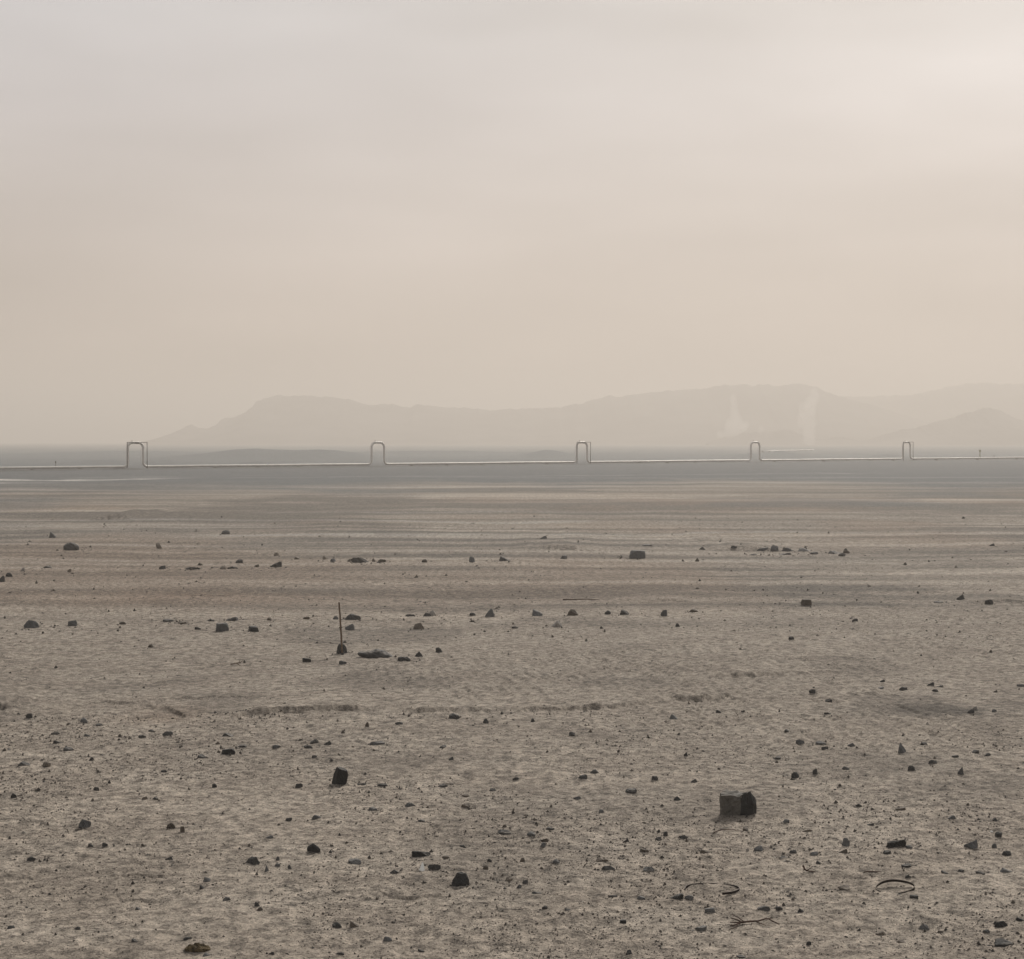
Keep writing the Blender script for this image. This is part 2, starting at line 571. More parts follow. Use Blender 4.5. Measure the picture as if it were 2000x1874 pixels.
# ------------------------------------------------------------------ ground sheet
def build_ground():
    da = np.radians(np.linspace(-20.5, 20.5, 940))
    ca = np.radians(np.concatenate([np.arange(24, 180, 4), np.arange(180, 337, 4)]))
    ang = np.concatenate([da, ca])
    rs = [1.0, 4.0, 8.0, 12.0, 15.0]
    while rs[-1] < 120: rs.append(rs[-1] + rs[-1] ** 2 / 20480 * 1.45)
    while rs[-1] < 700: rs.append(rs[-1] + rs[-1] ** 2 / 20480 * 1.0)
    while rs[-1] < 12000: rs.append(rs[-1] * 1.09)
    rs = np.array(rs)
    na, nr = len(ang), len(rs)
    R, A = np.meshgrid(rs, ang, indexing='ij')
    X, Y = (R * np.sin(A)).ravel(), (R * np.cos(A)).ravel()
    Z = ground_h(X, Y)
    GRID.update(r=rs, a=da, z=Z.reshape(nr, na)[:, :len(da)])
    V = np.column_stack([X, Y, Z])
    i = np.arange(nr - 1)[:, None]
    j = np.arange(na)[None, :]
    j2 = (j + 1) % na
    Fq = np.stack([i * na + j, i * na + j2, (i + 1) * na + j2, (i + 1) * na + j], -1).reshape(-1, 4)
    # centre cap as slim quads is unnecessary: the camera stands over it; close it with one fan of quads
    V = np.vstack([V, [[0, 0, gh(0, 0)]]])
    c = len(V) - 1
    jj = np.arange(0, na - 1, 2)
    cap = np.stack([np.full(len(jj), c), (jj + 2) % na, jj + 1, jj], -1)
    Fq = np.vstack([Fq, cap])[:, ::-1]
    o = mesh_np('ground', V, Fq, M_GROUND, smooth=True)
    # pigment of the soil
    x, y = V[:, 0], V[:, 1]
    r = np.hypot(x, y)
    n1 = fbm(x / 30, y / 60, 101, 3)
    n2 = fbm(x / 9, y / 14, 111, 3)
    silt = sstep(175, 285, y + 45 * n1)
    n3 = fbm(x / 22, y / 34, 131, 3)
    silt = np.clip(silt + .45 * sstep(.1, .45, n3) * sstep(85, 150, y), 0, 1)
    ox, oy = flat(40, 1170)
    orange = .75 * np.exp(-((x - ox) / 8.5) ** 2 - ((y - oy) / 3.2) ** 2) * (.7 + .6 * n2)
    ox, oy = flat(318, 1398)
    orange = orange + .35 * np.exp(-((x - ox) / .8) ** 2 - ((y - oy) / 1.2) ** 2)
    orange = orange + .30 * sstep(.1, .5, fbm(x / 18, y / 25, 121, 3)) * sstep(55, 75, y) * (1 - sstep(150, 230, y))
    salt = np.zeros_like(x)
    def streak(x0, x1, D0, D1, half, amt, seed):
        xx = (np.clip((x - x0) / (x1 - x0), 0, 1))
        dd = D0 + (D1 - D0) * xx + 2.2 * vnoise(x / 7, x * 0, seed)
        m = np.exp(-((y - dd) / half) ** 2) * sstep(x0 - 1, x0 + 2, x) * (1 - sstep(x1 - 12, x1, x))
        return amt * m * (.55 + .6 * sstep(-.3, .4, fbm(x / 3.2, y / 9, seed + 3, 2)))
    def fx(px, py):
        return flat(px, py)
    p0, p1 = fx(-80, 939), fx(410, 935)
    salt += streak(p0[0], p1[0], p0[1], p1[1], 4.6, 1.0, 201)
    p0, p1 = fx(-80, 946), fx(180, 945)
    salt += streak(p0[0], p1[0], p0[1], p1[1], 3.0, .75, 211)
    p0, p1 = fx(120, 934), fx(460, 931)
    salt += streak(p0[0], p1[0], p0[1], p1[1], 2.5, .35, 215)
    p0, p1 = fx(440, 934), fx(1800, 924)
    salt += streak(p0[0], p1[0], p0[1], p1[1], 2.6, .22, 221)
    for (xa, ya, xb, yb, half, amt, sd) in [(-60, 1017, 1400, 1019, 1.3, .34, 231), (400, 1045, 2100, 1038, 1.1, .30, 241), (500, 1001, 1500, 1000, 1.6, .22, 271), (-60, 1061, 700, 1064, .8, .2, 281), (1300, 1093, 2100, 1090, .7, .16, 291),
                                            (1760, 1245, 2100, 1250, .45, .75, 251), (1700, 981, 2060, 978, 3, .2, 261)]:
        p0, p1 = fx(xa, ya), fx(xb, yb)
        salt += streak(p0[0], p1[0], p0[1], p1[1], half, amt, sd)
    dark0 = .30 * sstep(26, 44, y)
    dark = (.58 + .5 * sstep(-.1, .5, fbm(x / 16, y / 26, 141, 4))) * sstep(50, 110, y) * (1 - sstep(190, 300, y))
    dark = np.maximum(dark, dark0)
    s1 = fbm(x / 26, y / 2.6, 171, 4) * sstep(50, 66, y) * (1 - sstep(110, 140, y)) + fbm(x / 50, y / 7, 181, 4) * sstep(100, 130, y) * (1 - sstep(300, 380, y))
    dark = np.clip(dark + 1.1 * s1, 0, 1.25)
    salt += .14 * sstep(.18, .55, -s1)
    dark = dark + .32 * sstep(.1, .5, fbm(x / 2.6, y / 3.5, 151, 4)) * (1 - sstep(60, 80, y))
    for (px, py, wx, wy, am) in [(1820, 1392, 1.5, .9, .9), (1900, 1545, 1.5, 1.2, .8), (1600, 1490, 2.0, 1.5, .45), (1200, 1445, 2.2, 1.6, .4),
                                 (1500, 1150, 14, 5, .5), (1000, 1080, 30, 8, .35), (300, 1100, 14, 5, .3), (500, 1475, 2.2, 2.2, .35)]:
        q = flat(px, py)
        dark = dark + am * np.exp(-((x - q[0]) / wx) ** 2 - ((y - q[1]) / wy) ** 2) * (.6 + .6 * fbm(x / .5, y / .8, 161, 3))
    tint = np.column_stack([silt, np.clip(orange, 0, 1), np.clip(salt, 0, 1), np.clip(dark, 0, 1)]).astype(np.float32)
    at = o.data.color_attributes.new('tint', 'FLOAT_COLOR', 'POINT')
    at.data.foreach_set('color', tint.ravel())
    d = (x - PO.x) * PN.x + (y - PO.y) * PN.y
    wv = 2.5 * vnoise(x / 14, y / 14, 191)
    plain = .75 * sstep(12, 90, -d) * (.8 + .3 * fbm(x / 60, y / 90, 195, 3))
    plain = plain - .8 * sstep(-2, 1.5, d + wv * .3) * (1 - sstep(4, 11, d + wv)) * (1 - .75 * sstep(-40, 70, x))  # negative: shade of the bank painted on its near side, strongest at left
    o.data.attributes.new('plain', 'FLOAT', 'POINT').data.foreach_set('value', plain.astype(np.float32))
    tag(o, kind='structure')
    return o

build_ground()

# ------------------------------------------------------------------ mountains
def mountain(prof, D, depth, seed, rough=.16):
    P = np.array(prof, dtype=float)
    px = np.arange(P[0, 0], P[-1, 0] + 1, 2.5)
    py = np.interp(px, P[:, 0], P[:, 1])
    hgt = np.maximum((HY - py) / F * D + HC, 0.0)
    x = (px - CX) / F * D
    hgt = hgt * (1 + .03 * fbm(px / 14, px * 0, seed, 3)) + .7 * vnoise(px / 5, px * 0, seed + 5) * (hgt > 10)
    vs = np.linspace(-1, 1, 61)
    X, Vv = np.meshgrid(x, vs, indexing='ij')
    H = hgt[:, None]
    Y = D + Vv * depth + 0 * X
    fall = (1 - np.abs(Vv)) ** 1.15
    gully = np.abs(fbm(X / 75 + Vv * .8, Vv * 2.0 + X / 500, seed + 9, 4))
    Z = H * fall * (1 - 1.3 * rough * gully * (1 - fall) * 4 * fall) - 1.0
    # crest keeps the profile
    Z = np.where(np.abs(Vv) < .02, H, Z)
    n, m = Z.shape
    V = np.column_stack([X.ravel(), Y.ravel(), Z.ravel()])
    i = np.arange(n - 1)[:, None]
    j = np.arange(m - 1)[None, :]
    Fq = np.stack([i * m + j, (i + 1) * m + j, (i + 1) * m + j + 1, i * m + j + 1], -1).reshape(-1, 4)
    o = mesh_np('mountain', V, Fq, M_MOUNT, smooth=True)
    tag(o, kind='structure')
    return o

mountain([(255, 873), (295, 866), (320, 858), (345, 845), (362, 834), (374, 829), (388, 837), (405, 836), (420, 832), (432, 819),
          (440, 816), (458, 816), (475, 806), (492, 798), (500, 786), (515, 780), (535, 774), (562, 772), (590, 773), (640, 776),
          (680, 780), (705, 788), (725, 793), (745, 789), (765, 790), (785, 794), (800, 796), (815, 791), (835, 792), (870, 796),
          (920, 798), (960, 802), (1010, 799), (1060, 799), (1100, 795), (1140, 787), (1185, 775), (1230, 773), (1262, 769),
          (1300, 764), (1340, 762), (1380, 758), (1398, 752), (1415, 751), (1432, 756), (1445, 750), (1470, 753), (1520, 753),
          (1555, 748), (1580, 752), (1600, 760), (1615, 768), (1640, 776), (1700, 790), (1780, 815), (1850, 840), (1920, 862), (1960, 872)],
         3150, 420, 301)
mountain([(1450, 872), (1520, 820), (1600, 782), (1640, 775), (1700, 774), (1780, 772), (1820, 763), (1850, 756), (1890, 750), (1930, 749),
          (1980, 752), (2040, 750), (2110, 756), (2200, 775), (2330, 820), (2450, 872)], 3700, 450, 331)
mountain([(1650, 872), (1700, 858), (1738, 846), (1765, 838), (1790, 836), (1820, 826), (1850, 820), (1870, 812), (1900, 803), (1920, 797),
          (1932, 796), (1950, 801), (1965, 808), (1985, 818), (2020, 826), (2080, 842), (2160, 860), (2220, 872)], 2560, 230, 361)
mountain([(1380, 866), (1405, 856), (1430, 851), (1455, 846), (1480, 844), (1505, 845), (1525, 840), (1545, 841), (1560, 847), (1580, 856),
          (1610, 858), (1640, 853), (1660, 857), (1700, 866)], 2540, 90, 391)
mountain([(-400, 870), (-250, 862), (-120, 866), (0, 868), (120, 869), (260, 872)], 3200, 300, 411)
# ------------------------------------------------------------------ pipeline
def arc(c, a, b, r, t0, t1, n=8):
    """points on an arc in the plane of unit vectors a and b"""
    return [c + a * (r * math.cos(t0 + (t1 - t0) * k / n)) + b * (r * math.sin(t0 + (t1 - t0) * k / n)) for k in range(n + 1)]

UP = Vector((0, 0, 1))
PR = 0.22
LOOP_W, LOOP_TOP = 3.2, 4.93
RB, RT = 0.85, 0.95
loop_px = [264.5, 738.0, 1136.5, 1475.0, 1770.5]
loop_t = [pipe_t(p) for p in loop_px]
pt0, pt1 = pipe_t(-520), pipe_t(2160)
root = empty('pipeline', PO + PU * pt0)
tag(root, 'long pale metal pipeline crossing the plain, with five tall upright loops', 'pipeline')
RI = Matrix.Translation(-root.location)

def pipe_part(name, path, parent=root, rad=PR, n=12, mat=None):
    V, Fs = tube(path, rad, n, cap=(mat is not None))
    off = Vector(root.location)
    return mesh_py(name, [v - off for v in V], Fs, mat or M_PIPE, parent, True)

def pz(t, z):
    return PO + PU * t + UP * z

tprev = pt0
for k, t in enumerate(loop_t):
    a, b = t - LOOP_W / 2, t + LOOP_W / 2
    st = a - RB
    n = max(2, int((st - tprev) / 12))
    pipe_part('pipe', [pz(tprev + (st - tprev) * i / n, PIPE_Z + .02 * math.sin(i * 1.7 + k)*(0 < i < n)) for i in range(n + 1)])
    path = []
    path += arc(pz(a - RB, PIPE_Z + RB), PU, UP, RB, -math.pi / 2, 0)
    path += arc(pz(a + RT, LOOP_TOP - PR - RT), PU, UP, RT, math.pi, math.pi / 2)
    path += arc(pz(b - RT, LOOP_TOP - PR - RT), PU, UP, RT, math.pi / 2, 0)
    path += arc(pz(b + RB, PIPE_Z + RB), PU, UP, RB, math.pi, 1.5 * math.pi)
    lp = pipe_part('expansion_loop', path)
    vt = t - LOOP_W / 2 + .9
    pipe_part('vent', [pz(vt, LOOP_TOP - .12), pz(vt, LOOP_TOP + .22)], lp, .05, 8, M_STEEL)
    tprev = b + RB
n = int((pt1 - tprev) / 12)
pipe_part('pipe', [pz(tprev + (pt1 - tprev) * i / n, PIPE_Z) for i in range(n + 1)])
# low concrete sleepers under the pipe
off = Vector(root.location)
sup_me = None
tt = pt0 + 4
while tt < pt1 - 2:
    if all(abs(tt - t) > LOOP_W / 2 + 1.2 for t in loop_t):
        if sup_me is None:
            V, Fs = boxv((0, 0, 0), PU * .18, PN * .45, UP * .24)
            so = mesh_py('support', V, Fs, M_CONC, root)
            sup_me = so.data
        else:
            so = bpy.data.objects.new('support', sup_me)
            COL.objects.link(so)
            so.parent = root
        so.location = pz(tt, PIPE_Z - PR - .236) - off
    tt += 9.5

def gantry(t, label):
    W = 4.15
    c = PO + PU * t + PN * .58
    zg = gh(c.x, c.y)
    g = empty('height_limit_gantry', (c.x, c.y, zg))
    tag(g, label, 'gantry', 'thin rectangular frames standing at the pipeline loops')
    o = Vector((c.x, c.y, zg))
    top = 4.78 - zg
    for s in (-1, 1):
        p = PU * (s * W / 2)
        V, Fs = tube([p + UP * -.15, p + UP * top], .072, 10)
        mesh_py('post', V, Fs, M_STEEL, g, True)
    V, Fs = boxv(UP * (top - .01), PU * (W / 2 + .056), PN * .045, UP * .05)
    mesh_py('beam', V, Fs, M_STEEL, g)
    V, Fs = boxv(UP * (top - .17), PU * .38, PN * .02, UP * .105)
    mesh_py('sign', V, Fs, M_SIGN, g)

gantry(loop_t[0], 'thin dark frame with right post clear of the leftmost, nearest pipeline loop')
gantry(loop_t[2], 'thin dark frame standing at the middle pipeline loop')
gantry(loop_t[4], 'thin dark frame standing at the rightmost, farthest pipeline loop')

def marker(px, dn, h, w, label, mat, name='marker_post'):
    c = PO + PU * pipe_t(px) + PN * dn
    z = gh(c.x, c.y)
    g = empty(name, (c.x, c.y, z))
    tag(g, label, 'post')
    V, Fs = tube([(0, 0, -.2), (0, 0, h * .8)], w * .6, 8)
    mesh_py('post', V, Fs, mat, g, True)
    V, Fs = boxv((0, 0, h * .87), (w * 1.1, 0, 0), (0, w * .6, 0), (0, 0, h * .13))
    mesh_py('marker_plate', V, Fs, mat, g)

marker(116, -1.2, 1.35, .09, 'small dark marker post behind the pipe, left of the leftmost loop', M_STEEL)
marker(1951, -1.5, .95, .13, 'tiny dark marker post behind the pipe near the right edge', M_STEEL)
marker(1999.5, -14, 2.6, .22, 'pale greenish post at the right edge behind the pipeline', plain_mat('post faded green paint', (.30, .31, .17)))

# thin glinting strip far behind the fourth loop
def far_pipe():
    p0, p1 = flat(1483, 881.8, .5), flat(1590, 879.2, .5)
    o = empty('distant_pipe', (p0[0], p0[1], 0))
    tag(o, 'thin pale strip of pipe far behind the fourth loop', 'pipeline')
    a, b = Vector((0, 0, .6)), Vector((p1[0] - p0[0], p1[1] - p0[1], .6))
    V, Fs = tube([a.lerp(b, k / 4) for k in range(5)], .17, 10)
    mesh_py('pipe', V, Fs, plain_mat('distant pipe white cladding', (.8, .78, .74), .35, .5, .3, .05), o, True)
    sup = None
    for k in range(9):
        c = a.lerp(b, (k + .5) / 9)
        V, Fs = boxv((0, 0, 0), (.4, 0, 0), (0, .4, 0), (0, 0, .3))
        if sup is None:
            so = mesh_py('support', V, Fs, M_CONC, o)
            sup = so.data
        else:
            so = bpy.data.objects.new('support', sup)
            COL.objects.link(so)
            so.parent = o
        so.location = (c.x, c.y, .05)
far_pipe()

# ------------------------------------------------------------------ rocks
def icosphere(sub):
    p = (1 + 5 ** .5) / 2
    V = [(-1, p, 0), (1, p, 0), (-1, -p, 0), (1, -p, 0), (0, -1, p), (0, 1, p), (0, -1, -p), (0, 1, -p), (p, 0, -1), (p, 0, 1), (-p, 0, -1), (-p, 0, 1)]
    Fs = [(0, 11, 5), (0, 5, 1), (0, 1, 7), (0, 7, 10), (0, 10, 11), (1, 5, 9), (5, 11, 4), (11, 10, 2), (10, 7, 6), (7, 1, 8),
          (3, 9, 4), (3, 4, 2), (3, 2, 6), (3, 6, 8), (3, 8, 9), (4, 9, 5), (2, 4, 11), (6, 2, 10), (8, 6, 7), (9, 8, 1)]
    V = [np.array(v) / np.linalg.norm(v) for v in V]
    for _ in range(sub):
        cache, N = {}, []
        def mid(a, b):
            k = (min(a, b), max(a, b))
            if k not in cache:
                m = V[a] + V[b]
                V.append(m / np.linalg.norm(m))
                cache[k] = len(V) - 1
            return cache[k]
        for a, b, c in Fs:
            x, y, z = mid(a, b), mid(b, c), mid(c, a)
            N += [(a, x, z), (b, y, x), (c, z, y), (x, y, z)]
        Fs = N
    return np.array(V), np.array(Fs)

ICO = {k: icosphere(k) for k in (2, 3, 4)}

def rock_shape(kind, rng, sub):
    """unit rock: a polytope cut by random planes with roughened faces; returns verts in a box -.5...5, -.5...5, 0..1"""
    D, Fs = ICO[sub]
    N, dd = [], []
    def cut(n, d):
        n = np.array(n, float)
        N.append(n / np.linalg.norm(n))
        dd.append(d)
    j = lambda s: rng.normal(0, s)
    if kind in ('block', 'post'):
        a = rng.uniform(0, .5)
        for q in range(4):
            t = a + q * math.pi / 2 + j(.10)
            cut((math.cos(t), math.sin(t), (.10 if kind == 'post' else .04) + j(.07)), .68 + j(.05))
        cut((j(.12), j(.12), 1), .70)
        for _ in range(3):
            t = rng.uniform(0, 6.28)
            cut((math.cos(t), math.sin(t), rng.uniform(.3, 1.0)), .94 + j(.04))
    elif kind == 'wedge':
        a = rng.choice([.2, 2.9]) + j(.5)
        cut((math.cos(a), math.sin(a), rng.uniform(.05, .35)), .55 + j(.08))          # steep side
        cut((math.cos(a + 2.7), math.sin(a + 2.7), rng.uniform(.8, 1.7)), .50 + j(.08))   # long slope
        cut((j(.3), -1, rng.uniform(.1, .8)), .55 + j(.08))
        cut((j(.3), 1, rng.uniform(.1, .8)), .55 + j(.08))
        for _ in range(7):
            n = rng.normal(size=3)
            cut(n, .78 + j(.09))
    elif kind == 'slab':
        for q in range(7):
            t = q * .9 + j(.25)
            cut((math.cos(t), math.sin(t), rng.uniform(-.2, .5)), .72 + j(.10))
        cut((j(.35), j(.25), 1), .36)
        cut((rng.choice([-.9, .9]) + j(.3), j(.45), 1), .46)
    elif kind == 'dome':
        for q in range(6):
            t = .4 + q * 1.05 + j(.12)
            cut((math.cos(t), math.sin(t), .12 + j(.08)), .74 + j(.05))
            cut((math.cos(t + .5), math.sin(t + .5), .75 + j(.15)), .66 + j(.05))
        cut((.1, -.1, 1), .62)
    elif kind == 'round':
        for _ in range(16):
            n = rng.normal(size=3)
            cut(n, .86 + j(.05))
    else:      # boulder, lump
        for _ in range(11):
            n = rng.normal(size=3)
            n[2] = abs(n[2]) * .9 - .15
            cut(n, .70 + j(.10))
        cut((j(.3), j(.3), 1), .62)
    N, dd = np.array(N), np.array(dd)
    pr = D @ N.T
    with np.errstate(divide='ignore', invalid='ignore'):
        rr = np.where(pr > 1e-3, dd / pr, 9.0)
    r = np.minimum(rr.min(1), 1.05)
    P = D * r[:, None]
    s1 = int(rng.integers(0, 9999))
    nz = fbm(P[:, 0] * 3 + P[:, 2] * 2.1, P[:, 1] * 3 - P[:, 2] * 1.7, s1, 5, .6)
    P = P + D * (nz * (.20 if kind == 'lump' else .055 if kind in ('post', 'block') else .115))[:, None]
    lo = -.55 if kind != 'slab' else -.30
    P[:, 2] = np.maximum(P[:, 2], lo)
    mn, mx = P.min(0), P.max(0)
    zb = mn[2]
    P[:, 0] = (P[:, 0] - (mn[0] + mx[0]) / 2) / (mx[0] - mn[0])
    P[:, 1] = (P[:, 1] - (mn[1] + mx[1]) / 2) / (mx[1] - mn[1])
    P[:, 2] = (P[:, 2] - zb) / (mx[2] - zb)
    return P, Fs

def rock(px, py, w, h, kind='boulder', tone='grey', label=None, cat='stone', group=None, name='rock', depth=None, seed=None, sub=None):
    p, s = on_ground(px, py)
    sd = seed if seed is not None else int(px * 131 + py * 17 + w * 7)
    rng = np.random.default_rng(sd)
    if sub is None:
        sub = 4 if w >= 24 else 3 if w >= 8 else 2
    P, Fs = rock_shape(kind, rng, sub)
    W = w * s * .95
    dp = depth or rng.uniform(.6, .95)
    dep = W * dp
    rz = rng.uniform(-.5, .5)
    if kind == 'slab':
        dep = W * (depth or rng.uniform(.45, .8))
    elev = 1.0 / max((py - HY) / F, 1e-4)          # about 1/tan of the view depression
    H = max(h * s - .45 * dep / elev, .35 * h * s)
    H *= .92
    sink = .3 * H
    P = P * np.array([W, dep, H + sink])
    # lean of the top
    lean = rng.normal(0, .10)
    P[:, 0] += lean * P[:, 2]
    cxs, cys = p.x, p.y + dep * .42
    V = P - np.array([0, 0, sink])
    o = mesh_np(name, V, Fs, MAT[tone], smooth=False)
    o.location = (cxs, cys, gh(cxs, cys) + .0)
    tag(o, label, cat, group)
    ROCKS.append((px, py, w, h, kind, tone, o))
    return o

ROCKS = []
# the rocks one can point at, with their own descriptions:  px, base py, width, height, shape, tone, label, short name as a landmark
NAMED = [
 (660, 1533, 32, 38, 'post', 'black', 'upright squarish black rock standing alone left of centre in the foreground', 'upright black rock'),
 (899, 1731, 38, 30, 'dome', 'black', 'dark dome-shaped boulder in the foreground, right of the white shard', 'dome-shaped boulder'),
 (1762, 1471, 18, 21, 'wedge', 'grey', 'tall pointed grey wedge of rock standing at the right', 'tall pointed wedge'),
 (1877, 1513, 13, 16, 'wedge', 'grey', 'small pointed grey wedge of rock, lower right of the taller wedge', 'small pointed wedge'),
 (824, 1702, 13, 16, None, 'white', 'small white shard leaning on a flat dark stone', 'white shard'),
 (846, 1699, 34, 13, 'slab', 'dark', 'long dark tapering stone behind the small white shard', None),
 (822, 1674, 43, 12, 'slab', 'black', 'wide dark flat stone with a notch, up from the white shard', None),
 (692, 1688, 28, 11, 'boulder', 'grey', 'low rounded grey stone left of the notched flat stone', None),
 (139, 1075, 34, 17, 'round', 'dark', 'big dark rounded boulder far off at the left', 'big far boulder'),
 (101, 1051, 15, 13, 'wedge', 'grey', 'grey peaked boulder behind the big dark far-left boulder', None),
 (440, 1044, 18, 9, 'round', 'grey', 'rounded far-off boulder with a low mound of sand, left of centre', 'rounded far stone'),
 (312, 1072, 13, 12, 'boulder', 'tan', 'pale tan boulder between the big dark far boulder and the rounded one', None),
 (1244, 1091, 34, 18, 'block', 'grey', 'large cracked grey boulder alone right of centre in the far field', 'cracked far boulder'),
 (703, 1099, 37, 11, 'slab', 'dark', 'long dark flat boulder in the far row of stones', 'long far slab'),
 (60, 1227, 30, 17, 'wedge', 'grey', 'large bluish grey boulder near the left edge, mid-distance', 'bluish left boulder'),
 (141, 1223, 20, 12, 'boulder', 'grey', 'grey stone with a pale top, right of the bluish left boulder', None),
 (433, 1234, 29, 18, 'block', 'grey', 'squarish grey block left of the wooden stake', 'squarish grey block'),
 (495, 1234, 22, 12, 'block', 'black', 'low black block between the squarish grey block and the stake', 'low black block'),
 (689, 1211, 35, 13, 'boulder', 'dark', 'broad dark grey boulder behind the wooden stake', None),
 (683, 1231, 22, 14, 'boulder', 'grey', 'split grey stone just right of the wooden stake', None),
 (668, 1277, 24, 22, 'dome', 'dark', 'dark rock propped against the foot of the wooden stake', None),
 (701, 1279, 1, 1, None, None, None, None),
 (956, 1205, 20, 17, 'wedge', 'grey', 'angular pointed rock in the middle row of stones', 'angular pointed rock'),
 (1050, 1203, 22, 14, 'wedge', 'grey', 'grey tilted rock right of the angular pointed rock', 'grey tilted rock'),
 (1118, 1203, 24, 14, 'wedge', 'brown', 'brownish triangular rock right of the grey tilted rock', 'brownish triangular rock'),
 (1220, 1201, 20, 11, 'wedge', 'dark', 'dark peaked rock with a long base in the middle row', 'dark peaked rock'),
 (1297, 1204, 15, 14, 'boulder', 'grey', 'stubby grey rock at the right end of the middle row', 'stubby grey rock'),
 (1087, 1225, 26, 14, 'slab', 'pale', 'pale ridged shard of stone in front of the middle row', 'pale ridged shard'),
 (818, 1229, 22, 14, 'boulder', 'tan', 'pale grey-brown stone in front of the pale rounded stone, middle distance', None),
 (845, 1203, 14, 12, 'round', 'pale', 'pale rounded stone beside a dark one in the middle row', 'pale rounded stone'),
 (833, 1204, 17, 8, 'boulder', 'dark', 'dark stone touching the left of the pale rounded stone', None),
 (1576, 1183, 21, 13, 'block', 'brown', 'brown boulder with a pale top, alone at the right', 'brown boulder'),
 (1877, 1172, 15, 12, 'wedge', 'dark', 'dark pointed rock at the right, behind the rounded dark boulder', None),
 (1933, 1181, 18, 11, 'round', 'dark', 'rounded dark boulder near the right edge, mid-distance', 'rounded dark boulder'),
 (1513, 1077, 17, 13, 'boulder', 'grey', 'tallest stone of the far rubble heap at the right', 'far rubble heap'),
 (444, 1474, 30, 12, 'block', 'black', 'black flat-topped rock in the stony patch at the left', 'black flat-topped rock'),
 (393, 1481, 20, 8, 'slab', 'grey', 'grey flat stone left of the black flat-topped rock', None),
 (886, 1404, 25, 11, 'lump', 'dark', 'dark humped rock alone below the eroded ledge, near the centre', 'dark humped rock'),
 (736, 1455, 32, 7, 'slab', 'grey', 'wide thin grey slab above the upright black rock', None),
 (1555, 1520, 18, 13, 'wedge', 'dark', 'dark angular rock above and right of the large split block', 'dark angular rock'),
 (1593, 1513, 12, 13, 'boulder', 'dark', 'dark upright stone right of the dark angular rock', None),
 (164, 1617, 26, 18, 'lump', 'grey', 'lumpy grey rock with a bump on its left, at the left of the foreground', 'lumpy grey rock'),
 (333, 1619, 18, 12, 'round', 'brown', 'rounded brown stone of a pair, right of the lumpy grey rock', 'rounded brown stone'),
 (356, 1626, 10, 13, 'post', 'brown', 'small upright stone right of the rounded brown stone', None),
 (613, 1665, 28, 19, 'boulder', 'black', 'smooth black rock in the foreground left of centre', 'smooth black rock'),
 (493, 1689, 26, 18, 'lump', 'dark', 'jagged dark clod left of the smooth black rock', 'jagged dark clod'),
 (1751, 1655, 46, 16, 'slab', 'black', 'broad black rock with arched top at the right of the foreground', 'broad black rock'),
 (1777, 1658, 14, 7, 'boulder', 'grey', 'small grey stone touching the right end of the broad black rock', None),
 (1899, 1658, 31, 18, 'wedge', 'grey', 'ridged grey rock near the right edge, right of the broad black rock', 'ridged grey rock'),
 (1950, 1635, 15, 11, 'boulder', 'dark', 'dark rounded stone beside a white pebble near the right edge', None),
 (1937, 1627, 7, 4, 'round', 'white', 'white pebble near the right edge, behind the ridged grey rock', None),
 (1967, 1672, 19, 10, 'wedge', 'black', 'dark wedge-shaped stone at the right edge, lower right of the ridged grey rock', None),
 (1967, 1848, 53, 13, 'slab', 'black', 'long black slab with a pointed hump, bottom right corner', 'long black slab'),
 (1957, 1811, 30, 13, 'lump', 'black', 'knobbly black rock up from the long black slab', 'knobbly black rock'),
 (1994, 1799, 20, 8, 'slab', 'black', 'black stone cut by the right edge above the knobbly black rock', None),
 (1649, 1739, 25, 10, 'wedge', 'tan', 'pale tan pointed stone between the two metal hoops', 'pale tan pointed stone'),
 (1322, 1757, 30, 11, 'slab', 'black', 'dark greenish flat stone just left of the wide metal hoop', None),
 (1346, 1758, 19, 10, 'round', 'grey', 'grey rounded stone touching the dark flat one by the wide hoop', None),
 (1786, 1755, 18, 7, 'slab', 'black', 'black bar-shaped stone at the lower right of the tilted hoop', None),
 (1492, 1779, 27, 10, 'wedge', 'dark', 'dark arched stone between the wide hoop and the dry twig', 'dark arched stone'),
 (1388, 1783, 22, 11, 'block', 'grey', 'two-toned stone below the wide metal hoop', 'two-toned stone'),
 (1652, 1653, 18, 18, 'boulder', 'grey', 'stacked grey stone left of the broad black rock', 'stacked grey stone'),
 (1370, 1818, 26, 9, 'slab', 'grey', 'grey flat stone left of the dry twig', 'grey flat stone by the twig'),
 (1807, 1816, 20, 12, 'boulder', 'grey', 'grey stone with flakes round it, left of the knobbly black rock', 'flaky grey stone'),
 (986, 1630, 33, 9, 'slab', 'dark', 'long dark flat stone in the middle of the foreground', 'long dark flat stone'),
 (1217, 1804, 13, 8, 'block', 'black', 'small black cube-shaped stone in the bottom middle', 'small black cube'),
 (716, 1281, 5, 4, 'round', 'white', 'tiny white pebble in front of the long lumpy clod', None),
 (599, 1294, 19, 10, 'block', 'black', 'black angular stone at the lower left of the stake', 'black angular stone'),
 (669, 1298, 16, 8, 'boulder', 'grey', 'grey stone in front of the foot of the stake', None),
 (858, 1275, 15, 11, 'boulder', 'dark', 'dark stone at the right end of the row by the stake', None),
 (818, 1283, 18, 11, 'wedge', 'dark', 'dark wedge stone with a pale tip right of the long lumpy clod', None),
 (789, 1291, 28, 9, 'lump', 'dark', 'flat dark clod just right of the long lumpy clod', None),
 (2, 1137, 14, 14, 'wedge', 'dark', 'dark rock cut by the left edge, mid-distance', None),
]
LANDMARK = []
